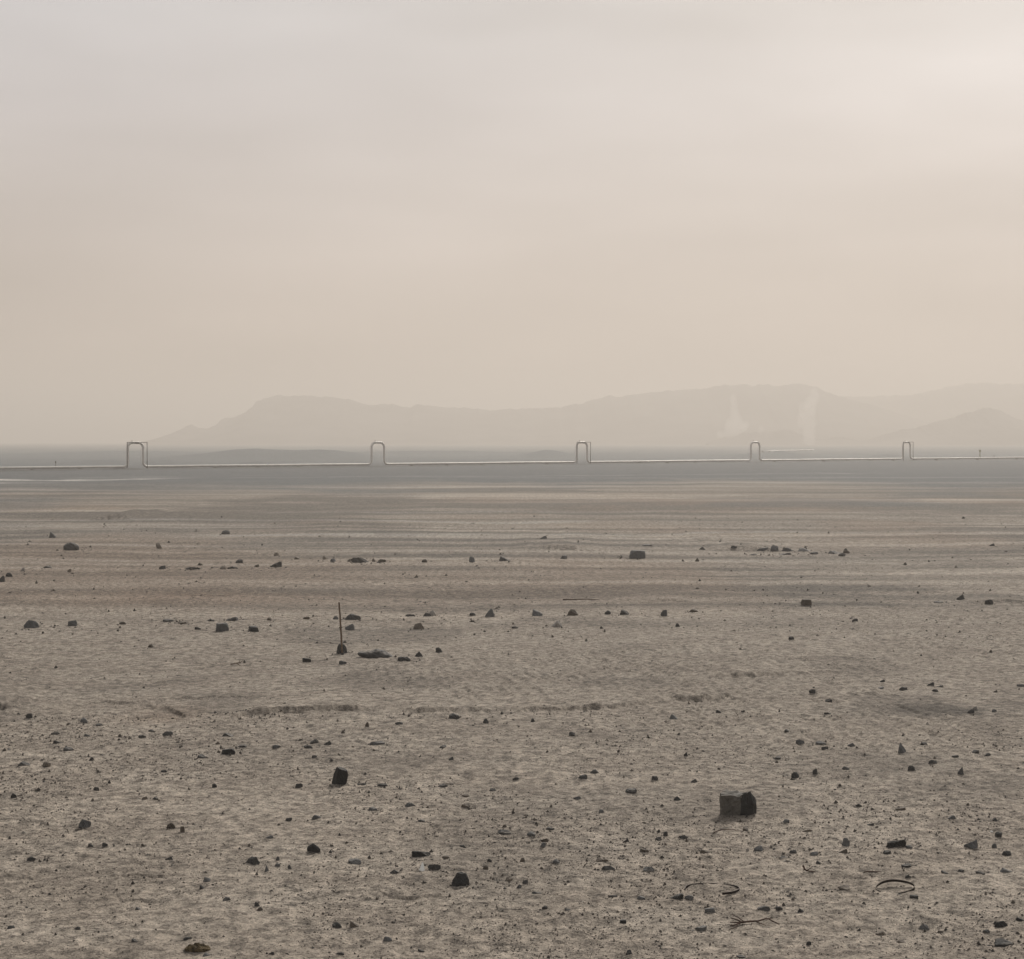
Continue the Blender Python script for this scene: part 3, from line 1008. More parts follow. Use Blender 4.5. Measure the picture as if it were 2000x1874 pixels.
for px, py, w, h, kind, tone, label, short in NAMED:
    if kind is None:
        if label:
            # a thin shard leaning back against the stone behind it
            p, s = on_ground(px, py)
            out = [(-6, 2), (2, -1), (5.5, 2), (4, 8), (1.5, 17), (-1, 16), (-3.5, 8)]
            Vs = [(x * s, (1.25 * z + dy) * s, (.78 * z - dy * .4) * s) for dy in (0, 2.5) for x, z in out]
            m = len(out)
            o = mesh_py('rock', Vs, [tuple(range(m)), tuple(range(2 * m - 1, m - 1, -1))] + [((k + 1) % m, k, m + k, m + (k + 1) % m) for k in range(m)], MAT[tone])
            o.location = p
            tag(o, label, 'stone')
            LANDMARK.append((px, py - h * .4, short))
        continue
    rock(px, py, w, h, kind, tone, label)
    if short:
        LANDMARK.append((px, py - h * .4, short))

# ------------------------------------------------------------------ the large split block, built by hand
def split_block():
    p, s = on_ground(1421, 1596)
    # plan corners (photo px units, x right, y depth) : left-back, front edge, right, back
    u = s
    base = [(-38, 22), (-34, 8), (2, 0), (28, 10), (37, 26), (30, 48), (-6, 52), (-32, 44)]
    top = [(-39, 22, 41), (-37, 9, 41), (1, 1, 40), (22, 12, 47), (36, 28, 31), (28, 47, 36), (-4, 50, 43), (-30, 42, 44)]
    mid = [(-39, 22, 20), (-36, 8, 18), (2.5, -1, 19), (29, 9, 22), (38, 27, 18), (31, 49, 18), (-6, 53, 20), (-33, 45, 20)]
    V, n = [], len(base)
    # rings, subdivided for rough faces
    rings = [[(x, y, -6) for x, y in base], [(x, y, 0) for x, y in base], mid, top]
    def lerp(a, b, t): return tuple(a[i] + (b[i] - a[i]) * t for i in range(3))
    full = []
    for a, b in zip(rings[:-1], rings[1:]):
        for q in range(4):
            full.append([lerp(a[i], b[i], q / 4) for i in range(n)])
    full.append(rings[-1])
    SUBD = 6
    G = []
    for rg in full:
        row = []
        for i in range(n):
            for q in range(SUBD):
                row.append(lerp(rg[i], rg[(i + 1) % n], q / SUBD))
        G.append(row)
    m = n * SUBD
    V = [v for row in G for v in row]
    Fs = []
    for r in range(len(G) - 1):
        for i in range(m):
            Fs.append((r * m + i, r * m + (i + 1) % m, (r + 1) * m + (i + 1) % m, (r + 1) * m + i))
    # top cap: shrinking rings
    prev = (len(G) - 1) * m
    cx_, cy_, cz_ = 0.0, 26.0, 43.5
    for q in range(1, 5):
        t = q / 5
        st = len(V)
        for i in range(m):
            a = G[-1][i]
            V.append((a[0] + (cx_ - a[0]) * t, a[1] + (cy_ - a[1]) * t, a[2] + (cz_ - a[2]) * t))
        for i in range(m):
            Fs.append((prev + i, prev + (i + 1) % m, st + (i + 1) % m, st + i))
        prev = st
    V.append((cx_, cy_, cz_ + .5))
    c = len(V) - 1
    for i in range(m):
        Fs.append((prev + i, prev + (i + 1) % m, c))
    P = np.array(V, float)
    nz = fbm(P[:, 0] / 9 + P[:, 2] / 11, P[:, 1] / 9 - P[:, 2] / 8, 555, 4)
    P[:, 0] += nz * 2.4
    P[:, 1] += fbm(P[:, 0] / 8, P[:, 2] / 8 + P[:, 1] / 9, 577, 4) * 2.6
    P[:, 2] += fbm(P[:, 0] / 7, P[:, 1] / 9, 599, 4) * 3.2 * (P[:, 2] > 2)
    # vertical crack in the lit front face
    crack = np.exp(-((P[:, 0] + 22 + .18 * (P[:, 2] - 20)) / 1.6) ** 2) * (P[:, 1] < 24)
    P[:, 1] += crack * 4
    P[:, 1] -= 1.5 * np.abs(fbm(P[:, 0] / 5, P[:, 2] / 5, 601, 3)) * (P[:, 1] < 26)
    P[:, 2] -= 5 * sstep(.25, .7, fbm(P[:, 0] / 12, P[:, 1] / 12, 607, 2)) * (P[:, 2] > 34)
    P *= u * .95
    o = mesh_py('rock', P, Fs, None)
    o.data.materials.append(MAT['block'])
    o.data.materials.append(MAT['black'])
    for f in o.data.polygons:
        f.material_index = 1 if (f.center.x > 2.5 * u and f.normal.z < .6) else 0
    o.location = (p.x + 24 * u, p.y + .02, gh(p.x + 24 * u, p.y + .3))
    tag(o, 'large split cube-shaped block of brown rock with a black broken face', 'stone')
    LANDMARK.append((1440, 1575, 'large split block'))
split_block()

# ------------------------------------------------------------------ long lumpy clod right of the stake
def clod():
    p, s = on_ground(735, 1285)
    rng = np.random.default_rng(91)
    D, Fs = ICO[4]
    P = D.copy()
    P[:, 0] *= 38
    P[:, 1] *= 22
    P[:, 2] *= 11
    prof = 1 + .28 * np.sin(P[:, 0] / 9 + 1) + .25 * fbm(P[:, 0] / 8, P[:, 1] / 14, 611, 4)
    P[:, 2] *= prof
    P[:, 1] *= 1 + .15 * fbm(P[:, 0] / 10, P[:, 2] / 6, 617, 3)
    P[:, 2] = np.maximum(P[:, 2] - .12 * P[:, 0], -5) + 1.5
    o = mesh_np('clod', P * s, Fs, MAT['dark'])
    o.location = (p.x, p.y + 16 * s, gh(p.x, p.y + 16 * s))
    tag(o, 'long lumpy dark clod lying just right of the wooden stake', 'clod')
    LANDMARK.append((735, 1275, 'long lumpy clod'))
clod()

def crust():
    p, s = on_ground(384, 1858)
    D, Fs = ICO[4]
    P = D.copy() * np.array([24, 22, 8])
    P[:, 2] *= 1 + .7 * fbm(P[:, 0] / 5, P[:, 1] / 6, 631, 4)
    P[:, 0] *= 1 + .18 * fbm(P[:, 1] / 7, P[:, 2] / 6, 641, 3)
    P[:, 2] = np.maximum(P[:, 2], -3)
    t = NT('crusted brown earth', .95, .1)
    n1 = t.noise(22, 5, .65)
    m = t.done(t.mix(t.map(n1, .35, .65), (.045, .036, .022), (.155, .115, .062)), t.bump(n1, .8, .03))
    o = mesh_np('clod', P * s, Fs, m)
    o.location = (p.x, p.y + 12 * s, gh(p.x, p.y + 12 * s))
    tag(o, 'crusty yellow-brown clod at the bottom left', 'clod')
    LANDMARK.append((384, 1852, 'yellow-brown clod'))
crust()

# ------------------------------------------------------------------ wooden stake
def stake():
    p, s = on_ground(669.5, 1279)
    g = empty('wooden_stake', p)
    tag(g, 'thin weathered wooden stake leaning slightly, standing in the sand', 'stake')
    top = Vector((-7.2 * s, .03, 102 * s))
    pts = [Vector((0, 0, -.15)).lerp(top, k / 9) + Vector((.004 * math.sin(k * 2.1), .004 * math.cos(k * 1.3), 0)) for k in range(10)]
    V, Fs = tube(pts, [.0245 - .0006 * k for k in range(10)], 8)
    mesh_py('shaft', V, Fs, M_WOOD, g)
    V, Fs = boxv(Vector((0, 0, 0.012)), (.030, 0, 0), (0, .030, 0), (0, 0, .030))
    mesh_py('foot_brick', V, Fs, MAT['dark'], g)  # dark brick at the foot of the stake
    LANDMARK.append((668, 1262, 'wooden stake'))
stake()

# ------------------------------------------------------------------ metal hoops
def hoop(pxc, pyc, rpx, hpx, label, tilt_x, tilt_y, a0, a1, wob, seed, short, drop=0.0, rim=None):
    p, s = on_ground(pxc, pyc)
    R, Hh = rpx * s, hpx * s
    g = empty('metal_hoop', (p.x, p.y, gh(p.x, p.y) + drop))
    tag(g, label, 'hoop')
    g.rotation_euler = (tilt_x, tilt_y, 0)
    n = 72
    th = .006
    A = [a0 + (a1 - a0) * k / n for k in range(n + 1)]
    V, Fs, E, Ef = [], [], [], []
    for k, a in enumerate(A):
        rr = R * (1 + wob * math.sin(2 * a + seed) + .6 * wob * math.sin(3.3 * a + 2 * seed))
        hh = Hh * (1 + .10 * math.sin(3 * a + seed * 2))
        c, sn = math.cos(a), math.sin(a)
        for (r_, z_) in ((rr, 0), (rr + th, 0), (rr + th * .9, hh), (rr, hh)):
            V.append((r_ * c, r_ * sn, z_))
        for (r_, z_) in ((rr - .002, hh + .0005), (rr + th + .002, hh + .0005), (rr + th + .001, hh + .004), (rr - .001, hh + .004)):
            E.append((r_ * c, r_ * sn, z_))
    for k in range(n):
        for q in range(4):
            f = (k * 4 + q, k * 4 + (q + 1) % 4, k * 4 + 4 + (q + 1) % 4, k * 4 + 4 + q)
            Fs.append(f)
            Ef.append(f)
    for L in (Fs, Ef):
        L.append((3, 2, 1, 0))
        L.append((n * 4, n * 4 + 1, n * 4 + 2, n * 4 + 3))
    mesh_py('band', V, Fs, M_RUST_IN, g, False)
    mesh_py('rim', E, Ef, rim or M_RUST_EDGE, g, False)
    LANDMARK.append((pxc, pyc, short))
    return g

hoop(1390, 1737, 52, 4.2, 'wide rusty metal hoop half buried in the foreground sand', math.radians(-2.0), math.radians(0.5),
     math.radians(-72), math.radians(188), .035, .4, 'wide metal hoop', -.012, plain_mat('hoop dark rim', (.07, .05, .04)))
hoop(1748, 1739, 35, 4.4, 'smaller tilted rusty metal hoop with a pale rim, right of the wide one', math.radians(9.0), math.radians(-4.0),
     math.radians(-105), math.radians(212), .05, 1.2, 'tilted metal hoop', .02)

# ------------------------------------------------------------------ twigs
def twig(px, py, branches, label, thick=1.6, mat=M_TWIG, short=None):
    """branches: list of polylines in photo pixels relative to (px, py): x right, y depth, z up"""
    p, s = on_ground(px, py)
    g = empty('dead_twig', p)
    tag(g, label, 'twig')
    for k, (pl, th) in enumerate(branches):
        pts = []
        for a, b in zip(pl[:-1], pl[1:]):
            for q in range(3):
                t = q / 3
                pts.append(Vector([a[i] + (b[i] - a[i]) * t for i in range(3)]) * s + Vector((random.uniform(-1, 1), random.uniform(-1, 1), random.uniform(-.6, .6))) * s * .5)
        pts.append(Vector(pl[-1]) * s)
        V, Fs = tube(pts, [max(.35, th * (1 - .55 * i / len(pts))) * s for i in range(len(pts))], 6)
        mesh_py('branch' if k else 'stem', V, Fs, mat, g, True)
    if short:
        LANDMARK.append((px, py, short))

twig(1448, 1806, [
    ([(0, 0, 4), (18, 6, 5), (34, 14, 3), (48, 10, 9), (54, 8, 9), (68, 0, 3), (74, -4, 1)], 2.0),
    ([(2, 0, 4), (-10, 8, 8), (-20, 12, 10)], 1.6),
    ([(0, 0, 4), (-10, -4, 5), (-22, 2, 4)], 1.7),
    ([(-2, 0, 3), (-12, -14, 3), (-24, -18, 1)], 1.8),
    ([(6, 2, 4), (-4, 20, 9), (-14, 34, 12)], 1.2),
    ([(30, 13, 3), (40, -4, 2), (46, -14, 1)], 1.1),
    ([(-6, -4, 3), (-16, -34, 2), (-30, -48, .5)], 1.2),
    ([(50, 10, 9), (58, 24, 6), (66, 34, 3)], 1.0),
], 'reddish brown dead twig with forked ends at the bottom right', short='dry twig')
twig(1575, 1704, [
    ([(-6, 0, 12), (-4, 2, 7), (0, 0, 3), (8, -2, 2), (18, -2, 1)], 1.9),
    ([(0, 0, 3), (6, 4, 6), (11, 6, 8)], 1.0),
    ([(-3, 0, 5), (-6, 6, 3)], 1.1),
], 'short forked driftwood stub up and left of the tilted hoop', short='driftwood stub')
twig(466, 1300, [
    ([(-16, 0, 2), (-6, 2, 4), (2, 0, 5), (8, 1, 9)], 1.1),
    ([(0, 0, 5), (3, 3, 11)], .8),
    ([(-4, 0, 4), (2, -4, 1), (6, -6, 0)], .9),
], 'tiny brown dead twig left of the black angular stone', mat=plain_mat('dead twig light bark', (.13, .085, .05)))
twig(1412, 1624, [
    ([(-20, -20, .5), (-12, -8, 1.5), (-4, 0, 3), (14, 2, 3), (31, 2, 2)], 1.2),
], 'thin dark stick lying just below the large split block')
twig(1694, 1705, [
    ([(-8, -4, 1), (0, 0, 2.5), (12, 0, 2.5), (27, -2, 2)], 1.5),
], 'dark stick lying up and left of the tilted hoop')
twig(1120, 1173, [
    ([(-20, 8, 1), (0, 0, 2), (25, 2, 2.5), (52, -4, 1)], 1.3),
], 'long thin dark stick lying beyond the middle row of stones')
# ------------------------------------------------------------------ the other stones: px, base py, width, height, shape, tone
b_, w_, s_, r_, k_ = 'boulder', 'wedge', 'slab', 'round', 'block'
d_, g_, t_, p_, o_ = 'dark', 'grey', 'tan', 'pale', 'brown'
MORE = [
 # far rows
 (463,1086,9,5,b_,t_),(518,1088,10,4,s_,g_),(540,1086,13,7,w_,t_),(521,1076,6,4,b_,g_),(467,1100,16,8,b_,d_),(634,1093,10,8,w_,t_),(579,1093,12,6,b_,t_),
 (650,1098,12,8,b_,g_),(662,1095,7,5,b_,o_),(539,1108,25,12,w_,d_),(454,1111,22,5,s_,d_),(435,1112,14,7,r_,t_),(375,1113,32,6,s_,d_),(390,1105,11,6,w_,o_),
 (317,1112,15,8,b_,d_),(340,1112,7,4,b_,g_),(252,1112,7,6,b_,o_),(276,1118,8,7,w_,t_),(227,1114,9,4,b_,d_),(154,1118,8,8,w_,p_),(135,1118,9,8,b_,t_),
 (177,1120,6,6,w_,t_),(122,1112,8,6,b_,d_),(91,1110,23,5,s_,d_),(46,1107,8,7,b_,o_),(43,1116,10,8,b_,p_),(30,1109,8,4,s_,d_),(17,1127,14,9,b_,d_),
 (488,1107,8,5,b_,d_),(502,1108,11,6,b_,o_),(475,1110,8,4,s_,d_),(745,1099,17,7,b_,o_),(801,1098,7,5,b_,d_),(817,1098,8,7,b_,o_),(829,1099,12,7,r_,o_),
 (922,1099,12,13,w_,g_),(944,1095,9,7,r_,d_),(986,1096,24,10,w_,d_),(1025,1097,12,4,s_,d_),(1101,1092,15,8,b_,g_),(1061,1053,16,7,w_,g_),(1266,1067,24,4,s_,g_),
 (1180,1061,11,4,s_,d_),(1315,1074,11,5,b_,d_),(886,1098,7,5,b_,d_),(1490,1076,26,6,s_,g_),(1538,1077,22,8,b_,g_),(1573,1077,30,7,w_,g_),(1532,1084,30,5,s_,d_),
 (1631,1082,30,7,w_,g_),(1654,1081,14,8,w_,o_),(1645,1087,15,7,b_,d_),(1678,1083,13,5,b_,g_),(1372,1074,13,6,w_,d_),(1434,1075,14,5,s_,d_),(1472,1085,18,4,s_,d_),
 (1405,1037,11,4,b_,g_),(1380,1037,8,3,b_,g_),(1874,1041,9,5,b_,d_),(1938,1067,11,6,w_,d_),(1551,1078,10,6,w_,d_),(1590,1083,18,5,s_,g_),(1352,1073,10,4,s_,d_),
 (70,1118,6,4,b_,d_),(200,1118,6,4,b_,d_),(420,1107,7,4,b_,d_),(600,1096,7,4,b_,d_),(690,1091,6,4,b_,g_),(770,1098,8,4,b_,d_),(858,1098,9,4,s_,d_),
 # middle row
 (238,1220,16,6,b_,o_),(329,1215,26,6,s_,d_),(357,1219,24,5,s_,t_),(412,1214,14,6,b_,d_),(452,1213,30,9,s_,g_),(386,1230,13,6,b_,d_),(526,1212,12,6,b_,o_),
 (597,1210,15,6,b_,o_),(606,1207,8,5,w_,d_),(542,1232,13,5,b_,o_),(577,1233,12,4,b_,d_),(655,1210,14,7,s_,g_),(294,1265,12,7,b_,o_),(200,1231,9,4,b_,d_),(190,1233,7,4,b_,d_),
 (296,1229,7,4,b_,d_),(294,1237,12,4,s_,o_),(35,1235,15,4,s_,o_),(102,1222,12,3,s_,o_),(400,1214,8,5,b_,d_),(923,1203,14,7,b_,d_),(1066,1203,13,5,s_,g_),
 (1167,1199,9,7,w_,d_),(1187,1200,13,8,r_,d_),(1264,1202,7,5,b_,o_),(800,1204,25,5,s_,d_),(927,1216,8,6,b_,d_),(928,1222,9,4,s_,d_),(1006,1228,14,5,b_,d_),
 (1030,1218,10,6,b_,g_),(1118,1218,11,5,b_,o_),(1157,1212,10,5,b_,d_),(1241,1227,9,7,w_,d_),(1324,1225,9,8,w_,d_),(991,1206,8,5,b_,d_),(1178,1243,8,4,b_,d_),
 (715,1211,6,6,b_,d_),(1355,1196,20,7,b_,o_),(1379,1204,11,5,b_,d_),(1303,1202,9,6,b_,g_),(1546,1250,12,7,b_,d_),(1670,1214,13,6,b_,d_),(1691,1182,10,6,b_,d_),
 (1631,1190,12,5,b_,d_),(1559,1192,11,5,w_,g_),(1835,1178,22,4,s_,d_),(1895,1166,8,5,b_,d_),(1969,1183,11,5,b_,d_),(1981,1180,9,5,b_,o_),(1895,1202,11,5,b_,d_),
 (1638,1224,9,4,b_,d_),(1511,1211,6,4,b_,d_),(1446,1207,6,4,b_,d_),(1416,1176,6,4,b_,d_),(1517,1172,8,4,b_,d_),(1985,1192,9,4,b_,d_),(1704,1174,6,5,b_,d_),
 (1549,1224,7,5,b_,d_),(1576,1220,9,4,b_,d_),(1346,1241,11,4,s_,d_),(1363,1241,9,3,s_,d_),(755,1211,8,4,s_,o_),(860,1222,9,4,b_,d_),(1045,1206,7,4,b_,d_),
 # round the stake and the ledges
 (560,1288,9,6,b_,d_),(565,1300,10,5,b_,o_),(655,1287,11,5,b_,o_),(614,1360,9,6,b_,d_),(398,1392,9,5,b_,d_),(378,1404,12,5,w_,d_),(1192,1340,9,7,b_,d_),(1195,1348,14,4,s_,d_),
 (1283,1345,13,4,s_,d_),(1316,1405,18,10,w_,g_),(1404,1393,12,7,w_,d_),(1587,1354,15,8,b_,d_),(1724,1333,11,6,w_,d_),(1819,1340,15,8,w_,d_),(1837,1343,14,5,s_,d_),
 (1765,1349,20,8,b_,d_),(1781,1355,11,5,b_,g_),(1828,1352,14,6,b_,d_),(1619,1373,15,7,w_,d_),(1619,1396,20,5,s_,d_),(1594,1386,8,5,b_,d_),(1897,1393,15,8,b_,d_),
 (1906,1388,11,9,w_,p_),(1925,1392,9,4,b_,d_),(1943,1391,11,6,b_,g_),(1740,1393,8,4,b_,p_),(1720,1346,18,5,s_,g_),(1995,1342,18,6,s_,g_),(1510,1370,10,4,s_,d_),
 # stony patch, left
 (55,1403,15,10,b_,d_),(164,1412,15,11,b_,g_),(194,1418,16,5,s_,g_),(112,1412,15,4,s_,d_),(128,1412,13,4,s_,d_),(106,1435,16,6,s_,d_),(169,1439,17,6,s_,g_),
 (276,1442,17,7,b_,d_),(296,1430,15,5,s_,d_),(326,1437,22,9,b_,d_),(444,1439,24,7,w_,d_),(114,1452,23,6,s_,d_),(132,1467,19,8,w_,d_),(178,1487,10,8,b_,d_),(46,1497,25,10,w_,d_),
 (90,1499,16,11,b_,t_),(364,1483,9,7,b_,o_),(472,1460,20,6,b_,d_),(539,1462,16,7,b_,g_),(602,1462,20,8,b_,d_),(614,1452,18,8,w_,d_),(639,1455,17,8,w_,d_),(414,1463,11,5,b_,d_),
 (320,1509,15,5,s_,d_),(419,1539,10,9,w_,d_),(188,1545,12,9,b_,d_),(26,1559,12,10,b_,d_),(282,1562,12,6,b_,o_),(303,1562,14,6,w_,d_),(583,1539,16,9,b_,d_),(577,1476,12,4,s_,d_),
 (614,1481,12,6,b_,d_),(146,1506,9,5,b_,d_),(535,1418,15,4,s_,d_),(265,1474,11,5,s_,d_),(252,1451,8,5,b_,d_),(88,1443,8,5,b_,d_),(349,1468,10,5,b_,d_),(484,1478,9,5,b_,d_),
 # middle ground
 (949,1413,12,10,b_,d_),(1041,1411,10,8,b_,d_),(986,1422,8,7,b_,o_),(717,1420,9,10,w_,o_),(779,1416,16,6,w_,d_),(1117,1438,13,9,w_,d_),(951,1491,13,5,s_,d_),(881,1485,11,7,w_,d_),
 (865,1461,15,5,s_,d_),(1138,1522,19,10,b_,d_),(1161,1511,18,8,b_,d_),(1279,1524,14,8,b_,d_),(1233,1550,26,9,b_,d_),(962,1546,14,7,w_,d_),(867,1538,27,6,s_,d_),(747,1536,22,5,s_,d_),
 (1340,1477,9,8,w_,d_),(1007,1524,14,6,b_,d_),(833,1522,9,6,b_,d_),(909,1557,18,5,s_,o_),(1037,1552,9,6,b_,d_),(1323,1564,15,9,w_,d_),(1127,1562,16,7,w_,g_),(1190,1523,11,5,w_,g_),
 (706,1534,18,5,w_,d_),(687,1532,9,5,b_,d_),
 (1538,1430,12,6,b_,d_),(1826,1426,11,6,b_,d_),(1564,1454,18,10,w_,g_),(1605,1455,22,7,b_,g_),(1612,1464,15,6,s_,d_),(1663,1458,15,7,w_,g_),(1805,1455,15,6,w_,d_),
 (1907,1472,16,8,b_,d_),(1930,1478,14,8,w_,d_),(1823,1492,19,8,w_,d_),(1652,1504,17,7,w_,d_),(1781,1505,15,10,b_,d_),(1518,1484,16,6,s_,d_),(1356,1529,15,8,w_,d_),(1452,1527,13,5,b_,d_),
 (1701,1501,10,6,b_,d_),(1745,1516,10,5,b_,d_),(1866,1480,15,5,s_,d_),(1531,1546,10,6,b_,d_),
 # foreground left
 (618,1600,23,9,s_,g_),(563,1604,14,7,b_,d_),(525,1638,21,7,s_,g_),(589,1662,9,7,b_,d_),(59,1682,18,9,b_,d_),(330,1680,17,8,w_,d_),(109,1649,11,6,b_,d_),(176,1655,12,8,w_,d_),
 (204,1654,12,8,b_,d_),(280,1654,10,7,w_,o_),(542,1681,9,9,b_,g_),(542,1693,12,7,b_,g_),(566,1698,8,9,b_,d_),(520,1703,9,14,w_,g_),(581,1707,9,6,b_,o_),(387,1700,9,6,b_,d_),
 (403,1723,15,11,w_,g_),(394,1737,12,10,w_,d_),(442,1760,20,8,b_,g_),(502,1771,12,10,b_,d_),(507,1779,12,7,b_,o_),(269,1778,14,8,w_,g_),(238,1800,9,6,b_,d_),(116,1807,11,6,b_,d_),
 (150,1816,13,6,w_,d_),(21,1815,18,8,s_,g_),(366,1836,21,6,s_,d_),(262,1841,14,9,w_,d_),(111,1835,9,7,b_,d_),(51,1859,9,6,w_,d_),(658,1813,20,12,b_,d_),(693,1812,22,14,w_,o_),
 (403,1868,16,8,w_,g_),(530,1865,12,6,w_,d_),(664,1865,18,6,b_,d_),(547,1830,10,5,b_,d_),(247,1846,10,5,s_,g_),(462,1784,10,6,b_,d_),
 # foreground middle
 (801,1576,22,9,b_,g_),(909,1578,20,8,w_,o_),(727,1584,18,8,w_,g_),(823,1606,16,6,b_,d_),(1037,1633,18,9,b_,g_),(1064,1645,17,8,w_,o_),(1060,1654,12,9,b_,g_),(1074,1622,20,7,w_,d_),
 (771,1707,22,8,w_,d_),(949,1699,11,9,w_,o_),(956,1684,10,7,b_,d_),(1021,1684,10,9,w_,o_),(1087,1687,16,9,b_,g_),(1176,1683,29,7,s_,o_),(1189,1700,29,10,b_,d_),(1268,1703,24,10,w_,g_),
 (993,1721,18,8,s_,t_),(1026,1726,13,8,w_,d_),(1014,1735,11,8,b_,g_),(1072,1711,10,6,b_,d_),(1259,1665,20,7,s_,o_),(1224,1645,12,7,w_,d_),(1300,1633,11,10,b_,d_),(1286,1642,15,8,b_,d_),
 (1335,1639,18,6,s_,d_),(1048,1746,21,5,s_,g_),(1252,1757,18,7,b_,g_),(1197,1753,20,5,s_,d_),(1064,1776,12,7,b_,d_),(1108,1780,12,7,w_,d_),(1229,1864,12,9,b_,d_),(756,1839,20,10,w_,g_),
 (822,1860,15,7,s_,d_),(1175,1588,12,8,b_,g_),(903,1656,12,6,b_,d_),(870,1678,18,6,b_,o_),(905,1636,10,6,b_,d_),
 # foreground right
 (1647,1667,18,9,w_,o_),(1943,1657,11,10,b_,g_),(1592,1671,16,8,b_,g_),(1550,1667,16,7,b_,d_),(1733,1669,18,8,s_,d_),(1377,1667,22,8,w_,o_),(1483,1663,20,12,b_,g_),(1531,1677,18,5,s_,d_),
 (1538,1684,18,6,s_,p_),(1599,1688,11,7,w_,d_),(1772,1695,23,8,s_,d_),(1847,1707,16,7,s_,g_),(1877,1704,15,6,b_,d_),(1916,1708,20,6,s_,d_),(1967,1704,26,9,s_,g_),(1774,1715,13,6,b_,d_),
 (1523,1779,16,9,b_,d_),(1564,1783,14,9,w_,d_),(1721,1827,21,9,w_,o_),(1580,1847,11,9,b_,d_),(1927,1823,17,7,b_,d_),(1450,1872,25,6,s_,d_),
 (1536,1607,14,7,b_,g_),(1860,1600,18,8,w_,g_),(1678,1576,13,6,b_,d_),(1760,1583,24,6,s_,o_),(1457,1623,13,8,w_,o_),(1578,1625,23,5,s_,o_),(1335,1638,20,7,s_,d_),
 (1700,1613,16,6,s_,d_),(1944,1604,11,7,w_,d_),(1981,1607,11,6,b_,g_),(1812,1828,13,5,b_,d_),(1838,1822,16,5,s_,o_),(1761,1842,26,6,s_,o_),
]

PLAIN = {'dark': 'dark', 'grey': 'grey', 'tan': 'tan', 'pale': 'pale', 'brown': 'brown'}
SHAPE = {'boulder': 'stone', 'wedge': 'pointed stone', 'slab': 'flat stone', 'round': 'rounded stone', 'block': 'blocky stone'}
made = []
MORE = sorted(MORE, key=lambda q: -q[2] * q[3])[:225]
for px, py, w, h, kind, tone in MORE:
    # the landmark it lies by
    best = min(LANDMARK, key=lambda L: math.hypot((L[0] - px), (L[1] - (py - h * .4)) * 1.6))
    dx, dy = px - best[0], (py - h * .4) - best[1]
    dist = math.hypot(dx, dy)
    hz = 'left' if dx < 0 else 'right'
    vt = 'behind' if dy < 0 else 'in front of'
    if abs(dx) > 2.2 * abs(dy):
        rel = f'{hz} of'
    elif abs(dy) > 2.2 * abs(dx):
        rel = vt
    else:
        rel = f'{vt} and {hz} of'
    far_ = 'just ' if dist < 48 else 'well ' if dist > 150 else ''
    made.append([px, py, w, h, kind, tone, best, rel, far_, dist])
buckets = {}
for m in made:
    key = (PLAIN[m[5]], SHAPE[m[4]], m[8], m[7], m[6][2])
    buckets.setdefault(key, []).append(m)
ORD = ['nearest', 'second nearest', 'third nearest', 'fourth nearest', 'fifth nearest', 'sixth nearest', 'seventh nearest', 'eighth nearest']
for key, L in buckets.items():
    L.sort(key=lambda m: m[9])
    for i, m in enumerate(L):
        small = 'small ' if m[2] < 15 else ''
        lab = f'{small}{key[0]} {key[1]} {key[2]}{key[3]} the {key[4]}'
        if len(L) > 1:
            lab = f'{ORD[min(i, 7)]} {lab}'
        rock(m[0], m[1], m[2], m[3], m[4], m[5], lab, 'stone', 'stones scattered over the plain')

